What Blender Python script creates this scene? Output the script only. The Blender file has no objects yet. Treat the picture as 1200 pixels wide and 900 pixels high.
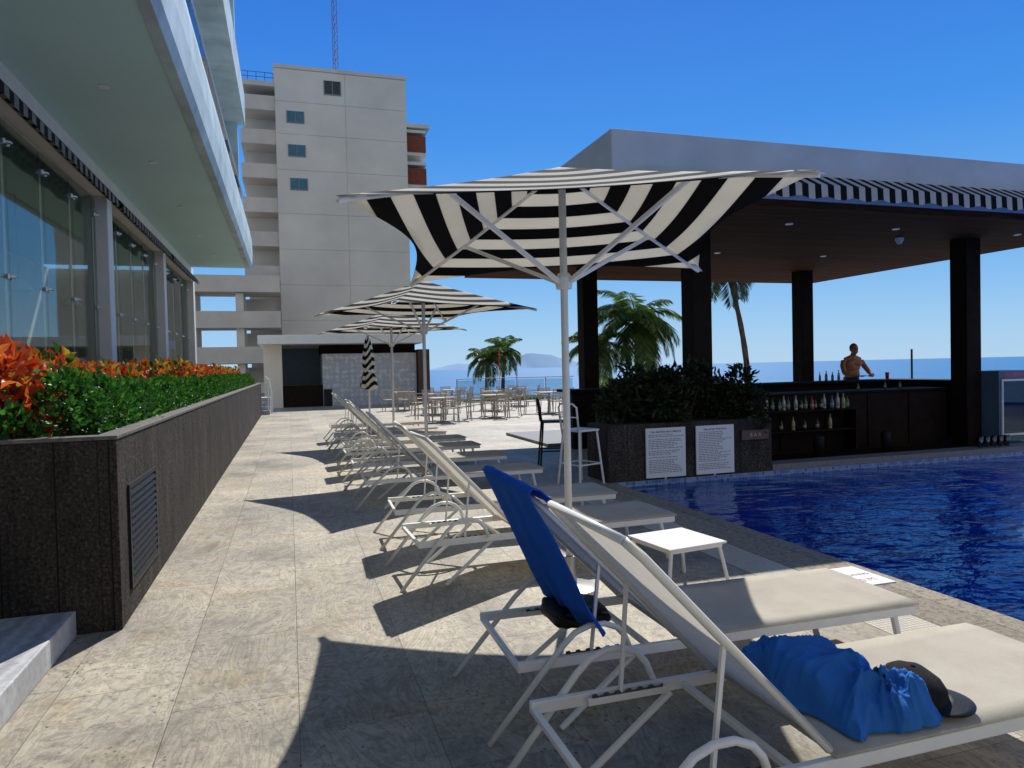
import bpy, math, random
from mathutils import Vector, Matrix, noise, Euler
R = random.Random(7)
scene = bpy.context.scene
COL = scene.collection

# ------------------------------------------------------------ materials
def nt(name):
    m = bpy.data.materials.new(name); m.use_nodes = True
    t = m.node_tree; t.nodes.clear()
    out = t.nodes.new('ShaderNodeOutputMaterial')
    return m, t, out
def L(t, a, b): t.links.new(a, b)
def rgba(c): return (c[0], c[1], c[2], 1)
def coords(t, scale=(1, 1, 1), rot=(0, 0, 0)):
    tc = t.nodes.new('ShaderNodeTexCoord'); mp = t.nodes.new('ShaderNodeMapping')
    mp.inputs['Scale'].default_value = scale; mp.inputs['Rotation'].default_value = rot
    L(t, tc.outputs['Object'], mp.inputs['Vector']); return mp.outputs['Vector']
def noise_n(t, vec, scale, detail=5, rough=.6):
    n = t.nodes.new('ShaderNodeTexNoise'); n.inputs['Scale'].default_value = scale
    n.inputs['Detail'].default_value = detail; n.inputs['Roughness'].default_value = rough
    if vec is not None: L(t, vec, n.inputs['Vector'])
    return n.outputs['Fac']
def ramp(t, fac, stops, interp='LINEAR'):
    r = t.nodes.new('ShaderNodeValToRGB'); r.color_ramp.interpolation = interp
    e = r.color_ramp.elements
    e[0].position = stops[0][0]; e[0].color = rgba(stops[0][1])
    e[1].position = stops[1][0]; e[1].color = rgba(stops[1][1])
    for p, c in stops[2:]:
        x = e.new(p); x.color = rgba(c)
    L(t, fac, r.inputs['Fac']); return r.outputs['Color']
def mix(t, fac, a, b, mode='MIX'):
    m = t.nodes.new('ShaderNodeMixRGB'); m.blend_type = mode
    for s, v in ((m.inputs['Fac'], fac), (m.inputs['Color1'], a), (m.inputs['Color2'], b)):
        if isinstance(v, (int, float)): s.default_value = v
        elif isinstance(v, tuple): s.default_value = rgba(v)
        else: L(t, v, s)
    return m.outputs['Color']
def math_n(t, op, a, b=0.0):
    m = t.nodes.new('ShaderNodeMath'); m.operation = op
    for i, v in enumerate((a, b)):
        if isinstance(v, (int, float)): m.inputs[i].default_value = v
        else: L(t, v, m.inputs[i])
    return m.outputs[0]
def bump_n(t, h, strength, dist=.01):
    b = t.nodes.new('ShaderNodeBump'); b.inputs['Strength'].default_value = strength
    b.inputs['Distance'].default_value = dist; L(t, h, b.inputs['Height']); return b.outputs['Normal']
def princ(t, out, color, rough=.6, metal=0, normal=None, spec=.5):
    p = t.nodes.new('ShaderNodeBsdfPrincipled')
    if isinstance(color, tuple): p.inputs['Base Color'].default_value = rgba(color)
    else: L(t, color, p.inputs['Base Color'])
    if isinstance(rough, (int, float)): p.inputs['Roughness'].default_value = rough
    else: L(t, rough, p.inputs['Roughness'])
    p.inputs['Metallic'].default_value = metal
    p.inputs['Specular IOR Level'].default_value = spec
    if normal is not None: L(t, normal, p.inputs['Normal'])
    if out is not None: L(t, p.outputs[0], out.inputs['Surface'])
    return p
def M(name, col, rough=.6, var=.25, scale=6, bump=.15, metal=0, spec=.5):
    m, t, out = nt(name)
    v = coords(t); f = noise_n(t, v, scale)
    dark = tuple(c * (1 - var) for c in col); lite = tuple(min(1, c * (1 + var * .4)) for c in col)
    c = ramp(t, f, [(.3, dark), (.7, lite)])
    n = bump_n(t, noise_n(t, v, scale * 8), bump) if bump > 0 else None
    princ(t, out, c, rough, metal, n, spec); return m
def leafmat(name, stops, rough=.45, trans=.35):
    m, t, out = nt(name)
    g = t.nodes.new('ShaderNodeNewGeometry')
    c = ramp(t, g.outputs['Random Per Island'], stops)
    c = mix(t, .35, c, mix(t, noise_n(t, coords(t), 4), (.02, .03, .01), (1, 1, 1)), 'MULTIPLY')
    p = princ(t, None, c, rough)
    tr = t.nodes.new('ShaderNodeBsdfTranslucent'); L(t, c, tr.inputs['Color'])
    ms = t.nodes.new('ShaderNodeMixShader'); ms.inputs[0].default_value = trans
    L(t, p.outputs[0], ms.inputs[1]); L(t, tr.outputs[0], ms.inputs[2]); L(t, ms.outputs[0], out.inputs['Surface'])
    return m
def cloth(name, colsock_fn, trans=.35, rough=.85, bs=.12):
    m, t, out = nt(name)
    c = colsock_fn(t)
    n = bump_n(t, noise_n(t, coords(t), 60), bs)
    p = princ(t, None, c, rough, 0, n, .2)
    tr = t.nodes.new('ShaderNodeBsdfTranslucent'); L(t, c, tr.inputs['Color'])
    ms = t.nodes.new('ShaderNodeMixShader'); ms.inputs[0].default_value = trans
    L(t, p.outputs[0], ms.inputs[1]); L(t, tr.outputs[0], ms.inputs[2]); L(t, ms.outputs[0], out.inputs['Surface'])
    return m
BLK = (.010, .010, .012); WHT = (.82, .79, .71)
def stripes_uv(n):
    def f(t):
        uv = t.nodes.new('ShaderNodeUVMap'); s = t.nodes.new('ShaderNodeSeparateXYZ'); L(t, uv.outputs[0], s.inputs[0])
        k = math_n(t, 'FRACT', math_n(t, 'MULTIPLY', s.outputs['Y'], n))
        k = math_n(t, 'GREATER_THAN', k, .5)
        w = mix(t, noise_n(t, coords(t), 3), tuple(c * .86 for c in WHT), WHT)
        return mix(t, k, w, BLK)
    return f
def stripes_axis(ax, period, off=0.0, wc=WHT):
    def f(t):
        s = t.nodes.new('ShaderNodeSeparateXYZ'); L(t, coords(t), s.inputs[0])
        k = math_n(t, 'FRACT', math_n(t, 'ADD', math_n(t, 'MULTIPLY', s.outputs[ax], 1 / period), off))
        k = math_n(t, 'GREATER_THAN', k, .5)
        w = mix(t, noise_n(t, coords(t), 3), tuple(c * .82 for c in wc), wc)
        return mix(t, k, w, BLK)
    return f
m_canopy = cloth('striped_canopy_fabric', stripes_uv(5.5), .5)
m_closed = cloth('striped_folded_fabric', stripes_uv(8), .1)
m_awn_x = cloth('striped_awning_fabric', stripes_axis('X', .21, 0, (.72, .69, .63)), .35)
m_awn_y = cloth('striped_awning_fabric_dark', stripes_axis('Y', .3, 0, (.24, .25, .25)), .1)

def paving():
    m, t, out = nt('travertine_paving')
    v = coords(t, rot=(0, 0, math.radians(90)))
    b = t.nodes.new('ShaderNodeTexBrick'); L(t, v, b.inputs['Vector'])
    b.offset = .37; b.squash = 1.5; b.squash_frequency = 3
    b.inputs['Scale'].default_value = 1; b.inputs['Brick Width'].default_value = .92
    b.inputs['Row Height'].default_value = .58; b.inputs['Mortar Size'].default_value = .0022
    b.inputs['Mortar Smooth'].default_value = .8
    b.inputs['Color1'].default_value = (.515, .462, .365, 1); b.inputs['Color2'].default_value = (.415, .368, .288, 1)
    b.inputs['Mortar'].default_value = (.32, .28, .215, 1)
    v0 = coords(t)
    wv = t.nodes.new('ShaderNodeVectorMath'); wv.operation = 'ADD'
    sc = t.nodes.new('ShaderNodeVectorMath'); sc.operation = 'SCALE'; sc.inputs['Scale'].default_value = 60
    L(t, b.outputs['Color'], sc.inputs[0]); L(t, coords(t, scale=(1.5, .5, 1)), wv.inputs[0]); L(t, sc.outputs[0], wv.inputs[1])
    w = t.nodes.new('ShaderNodeTexNoise'); w.inputs['Scale'].default_value = 1.7; w.inputs['Detail'].default_value = 7
    w.inputs['Roughness'].default_value = .55; w.inputs['Distortion'].default_value = 3.0; L(t, wv.outputs[0], w.inputs['Vector'])
    vein = ramp(t, w.outputs['Fac'], [(.28, (.58, .56, .52)), (.41, (1.0, .99, .97)), (.45, (.62, .60, .57)), (.49, (1.05, 1.04, 1.02)), (.55, (.70, .68, .63)), (.59, (1.06, 1.05, 1.02)), (.66, (.78, .74, .66)), (.76, (.95, .90, .80))])
    c = mix(t, .9, b.outputs['Color'], vein, 'MULTIPLY')
    big = ramp(t, noise_n(t, v0, .65, 8, .68), [(.34, (.46, .48, .49)), (.47, (.88, .885, .87)), (.64, (1.25, 1.22, 1.14))])
    c = mix(t, .95, c, big, 'MULTIPLY')
    stain = ramp(t, noise_n(t, v0, 1.7, 7, .72), [(.52, (1, 1, 1)), (.66, (.84, .74, .54))])
    c = mix(t, .7, c, stain, 'MULTIPLY')
    n2 = noise_n(t, v0, 13, 9, .82)
    c = mix(t, .75, c, ramp(t, n2, [(.38, (.42, .41, .39)), (.49, (.95, .95, .94)), (.62, (1.12, 1.10, 1.08))]), 'MULTIPLY')
    vo = t.nodes.new('ShaderNodeTexVoronoi'); vo.inputs['Scale'].default_value = 26; L(t, v0, vo.inputs['Vector'])
    pit = ramp(t, vo.outputs['Distance'], [(.10, (.20, .18, .15)), (.26, (1, 1, 1))])
    mask = ramp(t, noise_n(t, v0, 2.6, 5, .7), [(.49, (0, 0, 0)), (.57, (1, 1, 1))])
    c = mix(t, mask, c, mix(t, 1.0, c, pit, 'MULTIPLY'))
    h = math_n(t, 'SUBTRACT', math_n(t, 'MULTIPLY', n2, .6), math_n(t, 'MULTIPLY', b.outputs['Fac'], .35))
    princ(t, out, c, ramp(t, n2, [(.3, (.40, .40, .40)), (.7, (.66, .66, .66))]), 0, bump_n(t, h, .9, .018), .5)
    return m
m_pave = paving()
def coping():
    m, t, out = nt('coping_stone')
    v = coords(t)
    b = t.nodes.new('ShaderNodeTexBrick'); L(t, coords(t, rot=(0, 0, math.radians(90))), b.inputs['Vector'])
    b.inputs['Scale'].default_value = 1; b.inputs['Brick Width'].default_value = .9; b.inputs['Row Height'].default_value = 4
    b.inputs['Mortar Size'].default_value = .004
    b.inputs['Color1'].default_value = (.36, .31, .23, 1); b.inputs['Color2'].default_value = (.28, .24, .175, 1); b.inputs['Mortar'].default_value = (.14, .12, .09, 1)
    n = noise_n(t, v, 22, 8, .85)
    c = mix(t, .9, b.outputs['Color'], ramp(t, n, [(.38, (.28, .27, .25)), (.53, (1.1, 1.08, 1.05))]), 'MULTIPLY')
    princ(t, out, c, .75, 0, bump_n(t, n, .7, .014), .3); return m
m_coping = coping()
def darkstone():
    m, t, out = nt('dark_basalt_cladding')
    tc = t.nodes.new('ShaderNodeTexCoord'); s = t.nodes.new('ShaderNodeSeparateXYZ'); L(t, tc.outputs['Object'], s.inputs[0])
    add = math_n(t, 'ADD', s.outputs['X'], s.outputs['Y'])
    fr = math_n(t, 'FRACT', math_n(t, 'MULTIPLY', add, 1 / .3))
    j = math_n(t, 'LESS_THAN', fr, .03)
    v = tc.outputs['Object']
    sp = noise_n(t, v, 45, 6, .8)
    c = ramp(t, sp, [(.40, (.010, .0095, .009)), (.58, (.072, .062, .052)), (.72, (.25, .22, .19))])
    c = mix(t, .9, c, ramp(t, noise_n(t, coords(t, scale=(1, 1, .3)), 2.8, 7, .75), [(.34, (.35, .35, .35)), (.66, (1.7, 1.58, 1.42))]), 'MULTIPLY')
    c = mix(t, j, c, (.006, .006, .006))
    princ(t, out, c, .75, 0, bump_n(t, sp, .9, .014), .25); return m
m_dark = darkstone()
m_rim = M('grey_stone_rim', (.17, .155, .135), .75, .45, 18, .4, 0, .3)
def watermat():
    m, t, out = nt('pool_water')
    v = coords(t, scale=(1, 1.6, 1))
    n = noise_n(t, v, 1.5, 2, .45); n2 = noise_n(t, v, 5.5, 3, .5)
    h = math_n(t, 'ADD', n, math_n(t, 'MULTIPLY', n2, .28))
    nm = bump_n(t, h, .65, .10)
    fr = t.nodes.new('ShaderNodeFresnel'); fr.inputs['IOR'].default_value = 1.33; L(t, nm, fr.inputs['Normal'])
    tr = t.nodes.new('ShaderNodeBsdfTransparent'); tr.inputs['Color'].default_value = (.30, .80, 1.0, 1)
    gl = t.nodes.new('ShaderNodeBsdfGlossy'); gl.inputs['Roughness'].default_value = .02; gl.inputs['Color'].default_value = (.8, .92, 1, 1); L(t, nm, gl.inputs['Normal'])
    ms = t.nodes.new('ShaderNodeMixShader'); L(t, fr.outputs[0], ms.inputs[0]); L(t, tr.outputs[0], ms.inputs[1]); L(t, gl.outputs[0], ms.inputs[2])
    L(t, ms.outputs[0], out.inputs['Surface']); return m
m_water = watermat()
def pooltile(name, ca, cb):
    m, t, out = nt(name)
    v = coords(t)
    c = ramp(t, noise_n(t, v, .6), [(.3, ca), (.7, cb)])
    b = t.nodes.new('ShaderNodeTexBrick'); b.offset = 0; L(t, v, b.inputs['Vector']); b.inputs['Scale'].default_value = 1
    b.inputs['Brick Width'].default_value = .06; b.inputs['Row Height'].default_value = .06; b.inputs['Mortar Size'].default_value = .003
    b.inputs['Color1'].default_value = (.75, .75, .8, 1); b.inputs['Color2'].default_value = (1.2, 1.2, 1.1, 1); b.inputs['Mortar'].default_value = (1.3, 1.3, 1.1, 1)
    c = mix(t, .6, c, b.outputs['Color'], 'MULTIPLY')
    princ(t, out, c, .3); return m
m_ptile = pooltile('blue_pool_tile', (.003, .085, .40), (.005, .13, .54))
m_ptile2 = pooltile('light_blue_pool_tile', (.01, .30, .72), (.03, .42, .82))
def mosaic(name, c1, c2, mort, size=.08, axis_rot=(math.radians(90), 0, 0)):
    m, t, out = nt(name)
    b = t.nodes.new('ShaderNodeTexBrick'); b.offset = 0; L(t, coords(t, rot=axis_rot), b.inputs['Vector']); b.inputs['Scale'].default_value = 1
    b.inputs['Brick Width'].default_value = size; b.inputs['Row Height'].default_value = size; b.inputs['Mortar Size'].default_value = size * .06
    b.inputs['Color1'].default_value = rgba(c1); b.inputs['Color2'].default_value = rgba(c2); b.inputs['Mortar'].default_value = rgba(mort)
    princ(t, out, b.outputs['Color'], .3); return m
m_mosaic = mosaic('pool_band_mosaic', (.03, .10, .35), (.25, .35, .5), (.3, .32, .35), .05)
def talavera():
    m, t, out = nt('patterned_wall_tile')
    v = coords(t, rot=(math.radians(90), 0, 0))
    ck = t.nodes.new('ShaderNodeTexVoronoi'); ck.feature = 'F1'; ck.distance = 'MANHATTAN'; ck.inputs['Scale'].default_value = 4.5; ck.inputs['Randomness'].default_value = .55; L(t, v, ck.inputs['Vector'])
    c = ramp(t, ck.outputs['Distance'], [(0, (.44, .47, .52)), (.2, (.18, .22, .30)), (.38, (.60, .62, .64)), (.62, (.26, .30, .37)), (.8, (.58, .59, .61))])
    princ(t, out, c, .5); return m
m_talavera = talavera()
def seamat():
    m, t, out = nt('sea_water')
    v = coords(t, scale=(1, 1, 1))
    n = noise_n(t, v, .03, 8, .7)
    c = ramp(t, n, [(.3, (.008, .12, .28)), (.7, (.02, .19, .38))])
    princ(t, out, c, .35, 0, bump_n(t, noise_n(t, v, .25, 6), .5, 1.0), .25); return m
m_sea = seamat()
def glassmat(name, tint, base=.12, k=.9):
    m, t, out = nt(name)
    lw = t.nodes.new('ShaderNodeLayerWeight'); lw.inputs['Blend'].default_value = .25
    f = math_n(t, 'ADD', math_n(t, 'MULTIPLY', lw.outputs['Fresnel'], k), base)
    tr = t.nodes.new('ShaderNodeBsdfTransparent'); tr.inputs['Color'].default_value = rgba(tint)
    gl = t.nodes.new('ShaderNodeBsdfGlossy'); gl.inputs['Roughness'].default_value = .02
    n = bump_n(t, noise_n(t, coords(t), .7, 2), .03, .05); L(t, n, gl.inputs['Normal'])
    ms = t.nodes.new('ShaderNodeMixShader'); L(t, f, ms.inputs[0]); L(t, tr.outputs[0], ms.inputs[1]); L(t, gl.outputs[0], ms.inputs[2])
    L(t, ms.outputs[0], out.inputs['Surface']); return m
m_glass = glassmat('facade_glass', (.86, .90, .86), .09, .28)
m_rail_glass = glassmat('railing_glass', (.75, .85, .88), .04)
m_cupglass = glassmat('clear_drinking_glass', (.85, .9, .92), .12, .9)
def woodmat():
    m, t, out = nt('dark_wood_slats')
    s = t.nodes.new('ShaderNodeSeparateXYZ'); L(t, coords(t), s.inputs[0])
    fr = math_n(t, 'FRACT', math_n(t, 'MULTIPLY', s.outputs['Y'], 1 / .14))
    j = math_n(t, 'LESS_THAN', fr, .07)
    g = noise_n(t, coords(t, scale=(.6, 9, 9)), 3, 6)
    c = ramp(t, g, [(.3, (.035, .015, .007)), (.7, (.11, .048, .021))])
    pl = ramp(t, noise_n(t, coords(t, scale=(.05, 7.1, 1)), 1, 1), [(.35, (.7, .7, .7)), (.65, (1.25, 1.2, 1.1))])
    c = mix(t, .8, c, pl, 'MULTIPLY')
    princ(t, out, mix(t, j, c, (.008, .005, .003)), .8, 0, None, .06); return m
m_wood = woodmat()
m_dwood = M('dark_stained_wood', (.018, .011, .008), .7, .4, 5, .15, 0, .10)
m_plaster = M('weathered_blue_grey_plaster', (.52, .65, .70), .75, .3, 1.1, .25, 0, .2)
m_soffit = M('pale_teal_soffit_paint', (.52, .74, .73), .85, .05, .6, .03, 0, .08)
m_white = M('white_painted_concrete', (.76, .76, .74), .6, .08, 2, .1)
m_roofwhite = M('grey_white_roof_fascia', (.54, .58, .61), .75, .16, 1.2, .1, 0, .15)
m_cream = M('cream_tower_render', (.82, .74, .63), .85, .14, .25, .2, 0, .2)
m_creamd = M('cream_balcony_render', (.74, .66, .56), .85, .15, .5, .2, 0, .2)
m_brick = M('red_brown_brick', (.26, .065, .028), .85, .3, 4)
m_brownst = M('brown_stone_panel', (.085, .05, .035), .85, .3, 4)
m_alu = M('white_powder_coat', (.86, .85, .82), .35, .06, 9, .03)
m_polew = M('white_pole_paint', (.84, .84, .83), .35, .06, 9, .02)
m_black = M('black_plastic', (.015, .015, .016), .5, .2, 6, .1, 0, .25)
m_rack = M('dark_grey_plastic_rack', (.09, .09, .09), .5, .2, 6, .1, 0, .25)
m_blackrub = M('charcoal_cap_cloth', (.028, .026, .028), .9, .3, 20, .3, 0, .1)
m_steel = M('brushed_steel', (.5, .5, .5), .3, .1, 8, .05, 1)
m_darkglass = M('dark_window_glass', (.02, .035, .05), .08, .3, 1, 0)
m_tealglass = M('teal_window_glass', (.03, .18, .26), .1, .3, 1, 0)
m_inter = M('interior_wall', (.55, .54, .49), .8, .3, .6)
def marble():
    m, t, out = nt('grey_marble_step')
    v = coords(t); w = t.nodes.new('ShaderNodeTexWave'); w.inputs['Scale'].default_value = 1.6; w.inputs['Distortion'].default_value = 9; w.inputs['Detail'].default_value = 5
    L(t, v, w.inputs['Vector'])
    c = ramp(t, w.outputs['Fac'], [(0, (.36, .36, .37)), (.6, (.58, .58, .57)), (1, (.44, .44, .44))])
    c = mix(t, .6, c, ramp(t, noise_n(t, v, 30, 6), [(.35, (.7, .7, .7)), (.6, (1, 1, 1))]), 'MULTIPLY')
    princ(t, out, c, .6); return m
m_marble = marble()
m_blue = cloth('blue_towel_cotton', lambda t: mix(t, noise_n(t, coords(t), 9), (.014, .12, .60), (.03, .20, .80)), .25, .95, .3)
m_blue2 = cloth('pale_blue_towel_cotton', lambda t: mix(t, noise_n(t, coords(t), 14), (.025, .13, .42), (.05, .22, .58)), .06, .95, .4)
def slingf(t):
    v = coords(t)
    b = t.nodes.new('ShaderNodeTexBrick'); b.offset = 0; L(t, v, b.inputs['Vector']); b.inputs['Scale'].default_value = 1
    b.inputs['Brick Width'].default_value = .006; b.inputs['Row Height'].default_value = .006; b.inputs['Mortar Size'].default_value = .0008
    b.inputs['Color1'].default_value = (.88, .82, .69, 1); b.inputs['Color2'].default_value = (.82, .76, .64, 1); b.inputs['Mortar'].default_value = (.60, .55, .45, 1)
    return mix(t, .6, b.outputs['Color'], ramp(t, noise_n(t, v, 5, 6), [(.35, (.84, .82, .77)), (.6, (1, 1, 1))]), 'MULTIPLY')
m_sling = cloth('cream_sling_mesh', slingf, .42)
m_trunk = M('palm_bark', (.12, .09, .065), .9, .45, 6, .6)
m_soil = M('dark_soil', (.03, .022, .015), .95, .4, 12, .5)
m_green = leafmat('green_hedge_leaf', [(0, (.015, .07, .008)), (.5, (.04, .17, .015)), (.85, (.08, .28, .025)), (1, (.16, .38, .04))])
m_croton = leafmat('croton_leaf', [(0, (.10, .03, .01)), (.2, (.58, .05, .014)), (.5, (.82, .13, .025)), (.8, (.88, .26, .05)), (.93, (.6, .42, .04)), (1, (.08, .22, .03))])
m_crotonm = leafmat('croton_leaf_mixed', [(0, (.04, .11, .01)), (.25, (.06, .2, .02)), (.38, (.58, .06, .012)), (.8, (.82, .21, .035)), (1, (.55, .42, .05))])
m_darkleaf = leafmat('dark_trailing_leaf', [(0, (.008, .018, .006)), (.6, (.022, .055, .012)), (.85, (.06, .03, .018)), (1, (.09, .15, .03))])
m_palm = leafmat('palm_frond_leaf', [(0, (.035, .085, .012)), (.6, (.085, .18, .022)), (.9, (.20, .28, .04)), (1, (.34, .30, .08))], .45, .45)
m_palmd = leafmat('dark_palm_frond_leaf', [(0, (.02, .05, .010)), (.6, (.04, .09, .018)), (1, (.16, .14, .06))], .5, .3)
m_skin = M('tanned_skin', (.46, .19, .10), .5, .15, 12, .05)
m_hair = M('grey_brown_hair', (.10, .075, .06), .8, .3, 60)
m_trunks = M('navy_swim_trunks', (.02, .03, .08), .8, .2)
m_red = M('red_drink', (.6, .02, .015), .2, .1, 9, 0)
m_chair = M('beige_outdoor_chair', (.50, .43, .34), .7, .2, 9)
m_paper = M('white_sign_board', (.80, .80, .78), .5, .04, 3, 0)
m_label = M('bottle_label_paper', (.38, .33, .25), .6, .5, 40, 0)
m_ink = M('black_ink', (.02, .02, .02), .6, .05)
m_inkg = M('grey_ink', (.22, .22, .24), .6, .05)
m_plaque = M('brown_plaque', (.12, .07, .045), .6, .2)
m_redink = M('red_ink', (.6, .02, .02), .5, .05)
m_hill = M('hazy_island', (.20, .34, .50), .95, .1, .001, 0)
m_sand = M('coastal_scrub', (.10, .12, .05), .95, .5, .4, .5)
m_topstone = M('grey_quartz_top', (.22, .215, .21), .5, .25, 20, .02, 0, .2)
m_grate = mosaic('cream_drain_grating', (.70, .63, .48), (.62, .55, .42), (.2, .17, .13), .03, (0, 0, 0))
m_lampglow = M('downlight_lens', (.85, .85, .8), .3, .02)
m_fridge_in = M('fridge_interior', (.10, .16, .30), .5, .3)
m_purple = M('purple_bottles', (.30, .10, .36), .3, .6, 14)
m_bluebag = M('grey_blue_box', (.10, .17, .22), .6, .2)
m_header = M('fridge_header_panel', (.30, .10, .22), .4, .5, 7, 0)

# ------------------------------------------------------------ geometry helpers
class B:
    def __init__(s): s.v = []; s.f = []; s.uv = {}
    def quad(s, a, b, c, d):
        n = len(s.v); s.v += [tuple(a), tuple(b), tuple(c), tuple(d)]; s.f.append((n, n + 1, n + 2, n + 3)); return s
    def box(s, x0, x1, y0, y1, z0, z1):
        n = len(s.v)
        s.v += [(x0, y0, z0), (x1, y0, z0), (x1, y1, z0), (x0, y1, z0), (x0, y0, z1), (x1, y0, z1), (x1, y1, z1), (x0, y1, z1)]
        for f in ((0, 3, 2, 1), (4, 5, 6, 7), (0, 1, 5, 4), (1, 2, 6, 5), (2, 3, 7, 6), (3, 0, 4, 7)):
            s.f.append(tuple(n + i for i in f))
        return s
    def tube(s, pts, r, n=8, flat=1.0, caps=True, ph=0):
        pts = [Vector(p) for p in pts]; k = len(pts)
        rs = r if isinstance(r, (list, tuple)) else [r] * k
        base = len(s.v); up = None
        for i, p in enumerate(pts):
            if i == 0: d = pts[1] - p
            elif i == k - 1: d = p - pts[i - 1]
            else: d = (pts[i + 1] - p).normalized() + (p - pts[i - 1]).normalized()
            d.normalize()
            if up is None:
                up = Vector((0, 0, 1)) if abs(d.z) < .9 else Vector((1, 0, 0))
            side = d.cross(up).normalized(); up = side.cross(d).normalized()
            for j in range(n):
                a = 2 * math.pi * j / n + ph
                q = p + side * math.cos(a) * rs[i] + up * math.sin(a) * rs[i] * flat
                s.v.append(tuple(q))
        for i in range(k - 1):
            for j in range(n):
                a = base + i * n + j; b = base + i * n + (j + 1) % n
                s.f.append((a, b, b + n, a + n))
        if caps:
            s.f.append(tuple(base + j for j in reversed(range(n))))
            s.f.append(tuple(base + (k - 1) * n + j for j in range(n)))
        return s
    def bar(s, a, b, w):
        return s.tube([a, b], w * .7071, 4, 1, True, math.pi / 4)
    def lathe(s, prof, n=16, c=(0, 0, 0), star=0, lobes=8):
        base = len(s.v)
        for i, (r, z) in enumerate(prof):
            for j in range(n):
                a = 2 * math.pi * j / n; rr = r * (1 + star * math.cos(lobes * a + z * 2))
                s.v.append((c[0] + rr * math.cos(a), c[1] + rr * math.sin(a), c[2] + z))
        for i in range(len(prof) - 1):
            for j in range(n):
                a = base + i * n + j; b = base + i * n + (j + 1) % n
                s.f.append((a, b, b + n, a + n))
        s.f.append(tuple(base + j for j in reversed(range(n))))
        s.f.append(tuple(base + (len(prof) - 1) * n + j for j in range(n)))
        return s
    def ell(s, c, r, nu=14, nv=9, rot=None):
        base = len(s.v)
        for i in range(nv + 1):
            th = math.pi * i / nv
            for j in range(nu):
                a = 2 * math.pi * j / nu
                p = Vector((r[0] * math.sin(th) * math.cos(a), r[1] * math.sin(th) * math.sin(a), r[2] * math.cos(th)))
                if rot: p = rot @ p
                s.v.append((c[0] + p.x, c[1] + p.y, c[2] + p.z))
        for i in range(nv):
            for j in range(nu):
                a = base + i * nu + j; b = base + i * nu + (j + 1) % nu
                s.f.append((a, a + nu, b + nu, b))
        return s
    def mesh(s, name, mat, smooth=False):
        me = bpy.data.meshes.new(name); me.from_pydata(s.v, [], s.f); me.update()
        if mat is not None: me.materials.append(mat)
        if smooth:
            for p in me.polygons: p.use_smooth = True
        return me
    def obj(s, name, mat, parent=None, smooth=False, bevel=0, **kw):
        o = bpy.data.objects.new(name, s.mesh(name, mat, smooth)); COL.objects.link(o)
        if bevel:
            md = o.modifiers.new('bevel', 'BEVEL'); md.width = bevel; md.segments = 2; md.limit_method = 'ANGLE'
        if parent is not None:
            o.parent = parent; o.matrix_parent_inverse = Matrix.Translation(-parent.location)
        for k, v in kw.items(): o[k] = v
        return o
def thing(name, loc, label, category, group=None):
    e = bpy.data.objects.new(name, None); e.location = loc; e.empty_display_size = .2; COL.objects.link(e)
    e['label'] = label; e['category'] = category
    if group: e['group'] = group
    return e
def tag(o, label, category, group=None):
    o['label'] = label; o['category'] = category
    if group: o['group'] = group
    return o
def copy_thing(src, loc, rotz=0, scale=1.0, label=None):
    n = src.copy(); COL.objects.link(n); n.location = loc; n.rotation_euler = (0, 0, rotz); n.scale = (scale,) * 3
    if label: n['label'] = label
    def rec(a, b):
        for c in [o for o in bpy.data.objects if o.parent == a]:
            k = c.copy(); COL.objects.link(k); k.parent = b
            rec(c, k)
    rec(src, n)
    return n
def text(name, s, size, mat, parent, loc, rot=(math.pi / 2, 0, 0), align='CENTER', thick=.0015):
    cu = bpy.data.curves.new(name, 'FONT'); cu.body = s; cu.size = size; cu.align_x = align; cu.extrude = thick
    t = bpy.data.objects.new(name, cu); COL.objects.link(t)
    dg = bpy.context.evaluated_depsgraph_get(); dg.update()
    me = bpy.data.meshes.new_from_object(t.evaluated_get(dg)); bpy.data.objects.remove(t)
    me.materials.clear(); me.materials.append(mat)
    me.transform(Matrix.Translation(loc) @ Euler(rot).to_matrix().to_4x4())
    o = bpy.data.objects.new(name, me); COL.objects.link(o)
    o.parent = parent; o.matrix_parent_inverse = Matrix.Translation(-parent.location)
    return o

# ------------------------------------------------------------ ground, sea, pool
POOLX = 4.2; BARY = 8.8
g = B()
for (x0, x1, y0, y1) in ((-30, 3.3, -8, 33.2), (3.3, 24, 8.8, 33.2), (-60, 8, 33.2, 90)):
    g.quad((x0, y0, 0), (x1, y0, 0), (x1, y1, 0), (x0, y1, 0))
for (a, b) in (((24, 8.8), (24, 33.2)), ((24, 33.2), (8, 33.2)), ((8, 33.2), (8, 90)), ((8, 90), (-60, 90))):
    g.quad((a[0], a[1], -.0), (a[0], a[1], -11), (b[0], b[1], -11), (b[0], b[1], 0))
g.obj('ground', m_pave, kind='structure')
g = B(); g.box(3.66, POOLX, -8, BARY, -.35, .004); g.obj('pool_edge_paving', m_coping, kind='structure', bevel=.02)
g = B()
g.quad((POOLX, -8, -1.3), (24, -8, -1.3), (24, BARY, -1.3), (POOLX, BARY, -1.3))
g.quad((POOLX, -8, -1.3), (POOLX, BARY, -1.3), (POOLX, BARY, -.35), (POOLX, -8, -.35))
g.quad((POOLX, BARY, -1.3), (24, BARY, -1.3), (24, BARY, .0), (POOLX, BARY, .0))
g.quad((24, BARY, -1.3), (24, -8, -1.3), (24, -8, .0), (24, BARY, .0))
g.quad((24, -8, -1.3), (POOLX, -8, -1.3), (POOLX, -8, .0), (24, -8, .0))
g.obj('pool_basin', m_ptile, kind='structure')
g = B(); g.box(POOLX + .003, 10, -7.99, 3.9, -1.298, -.42); g.obj('pool_brightening_shelf', m_ptile2, kind='structure')  # shelf added in paler tile so the near water looks brighter
g = B()
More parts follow.
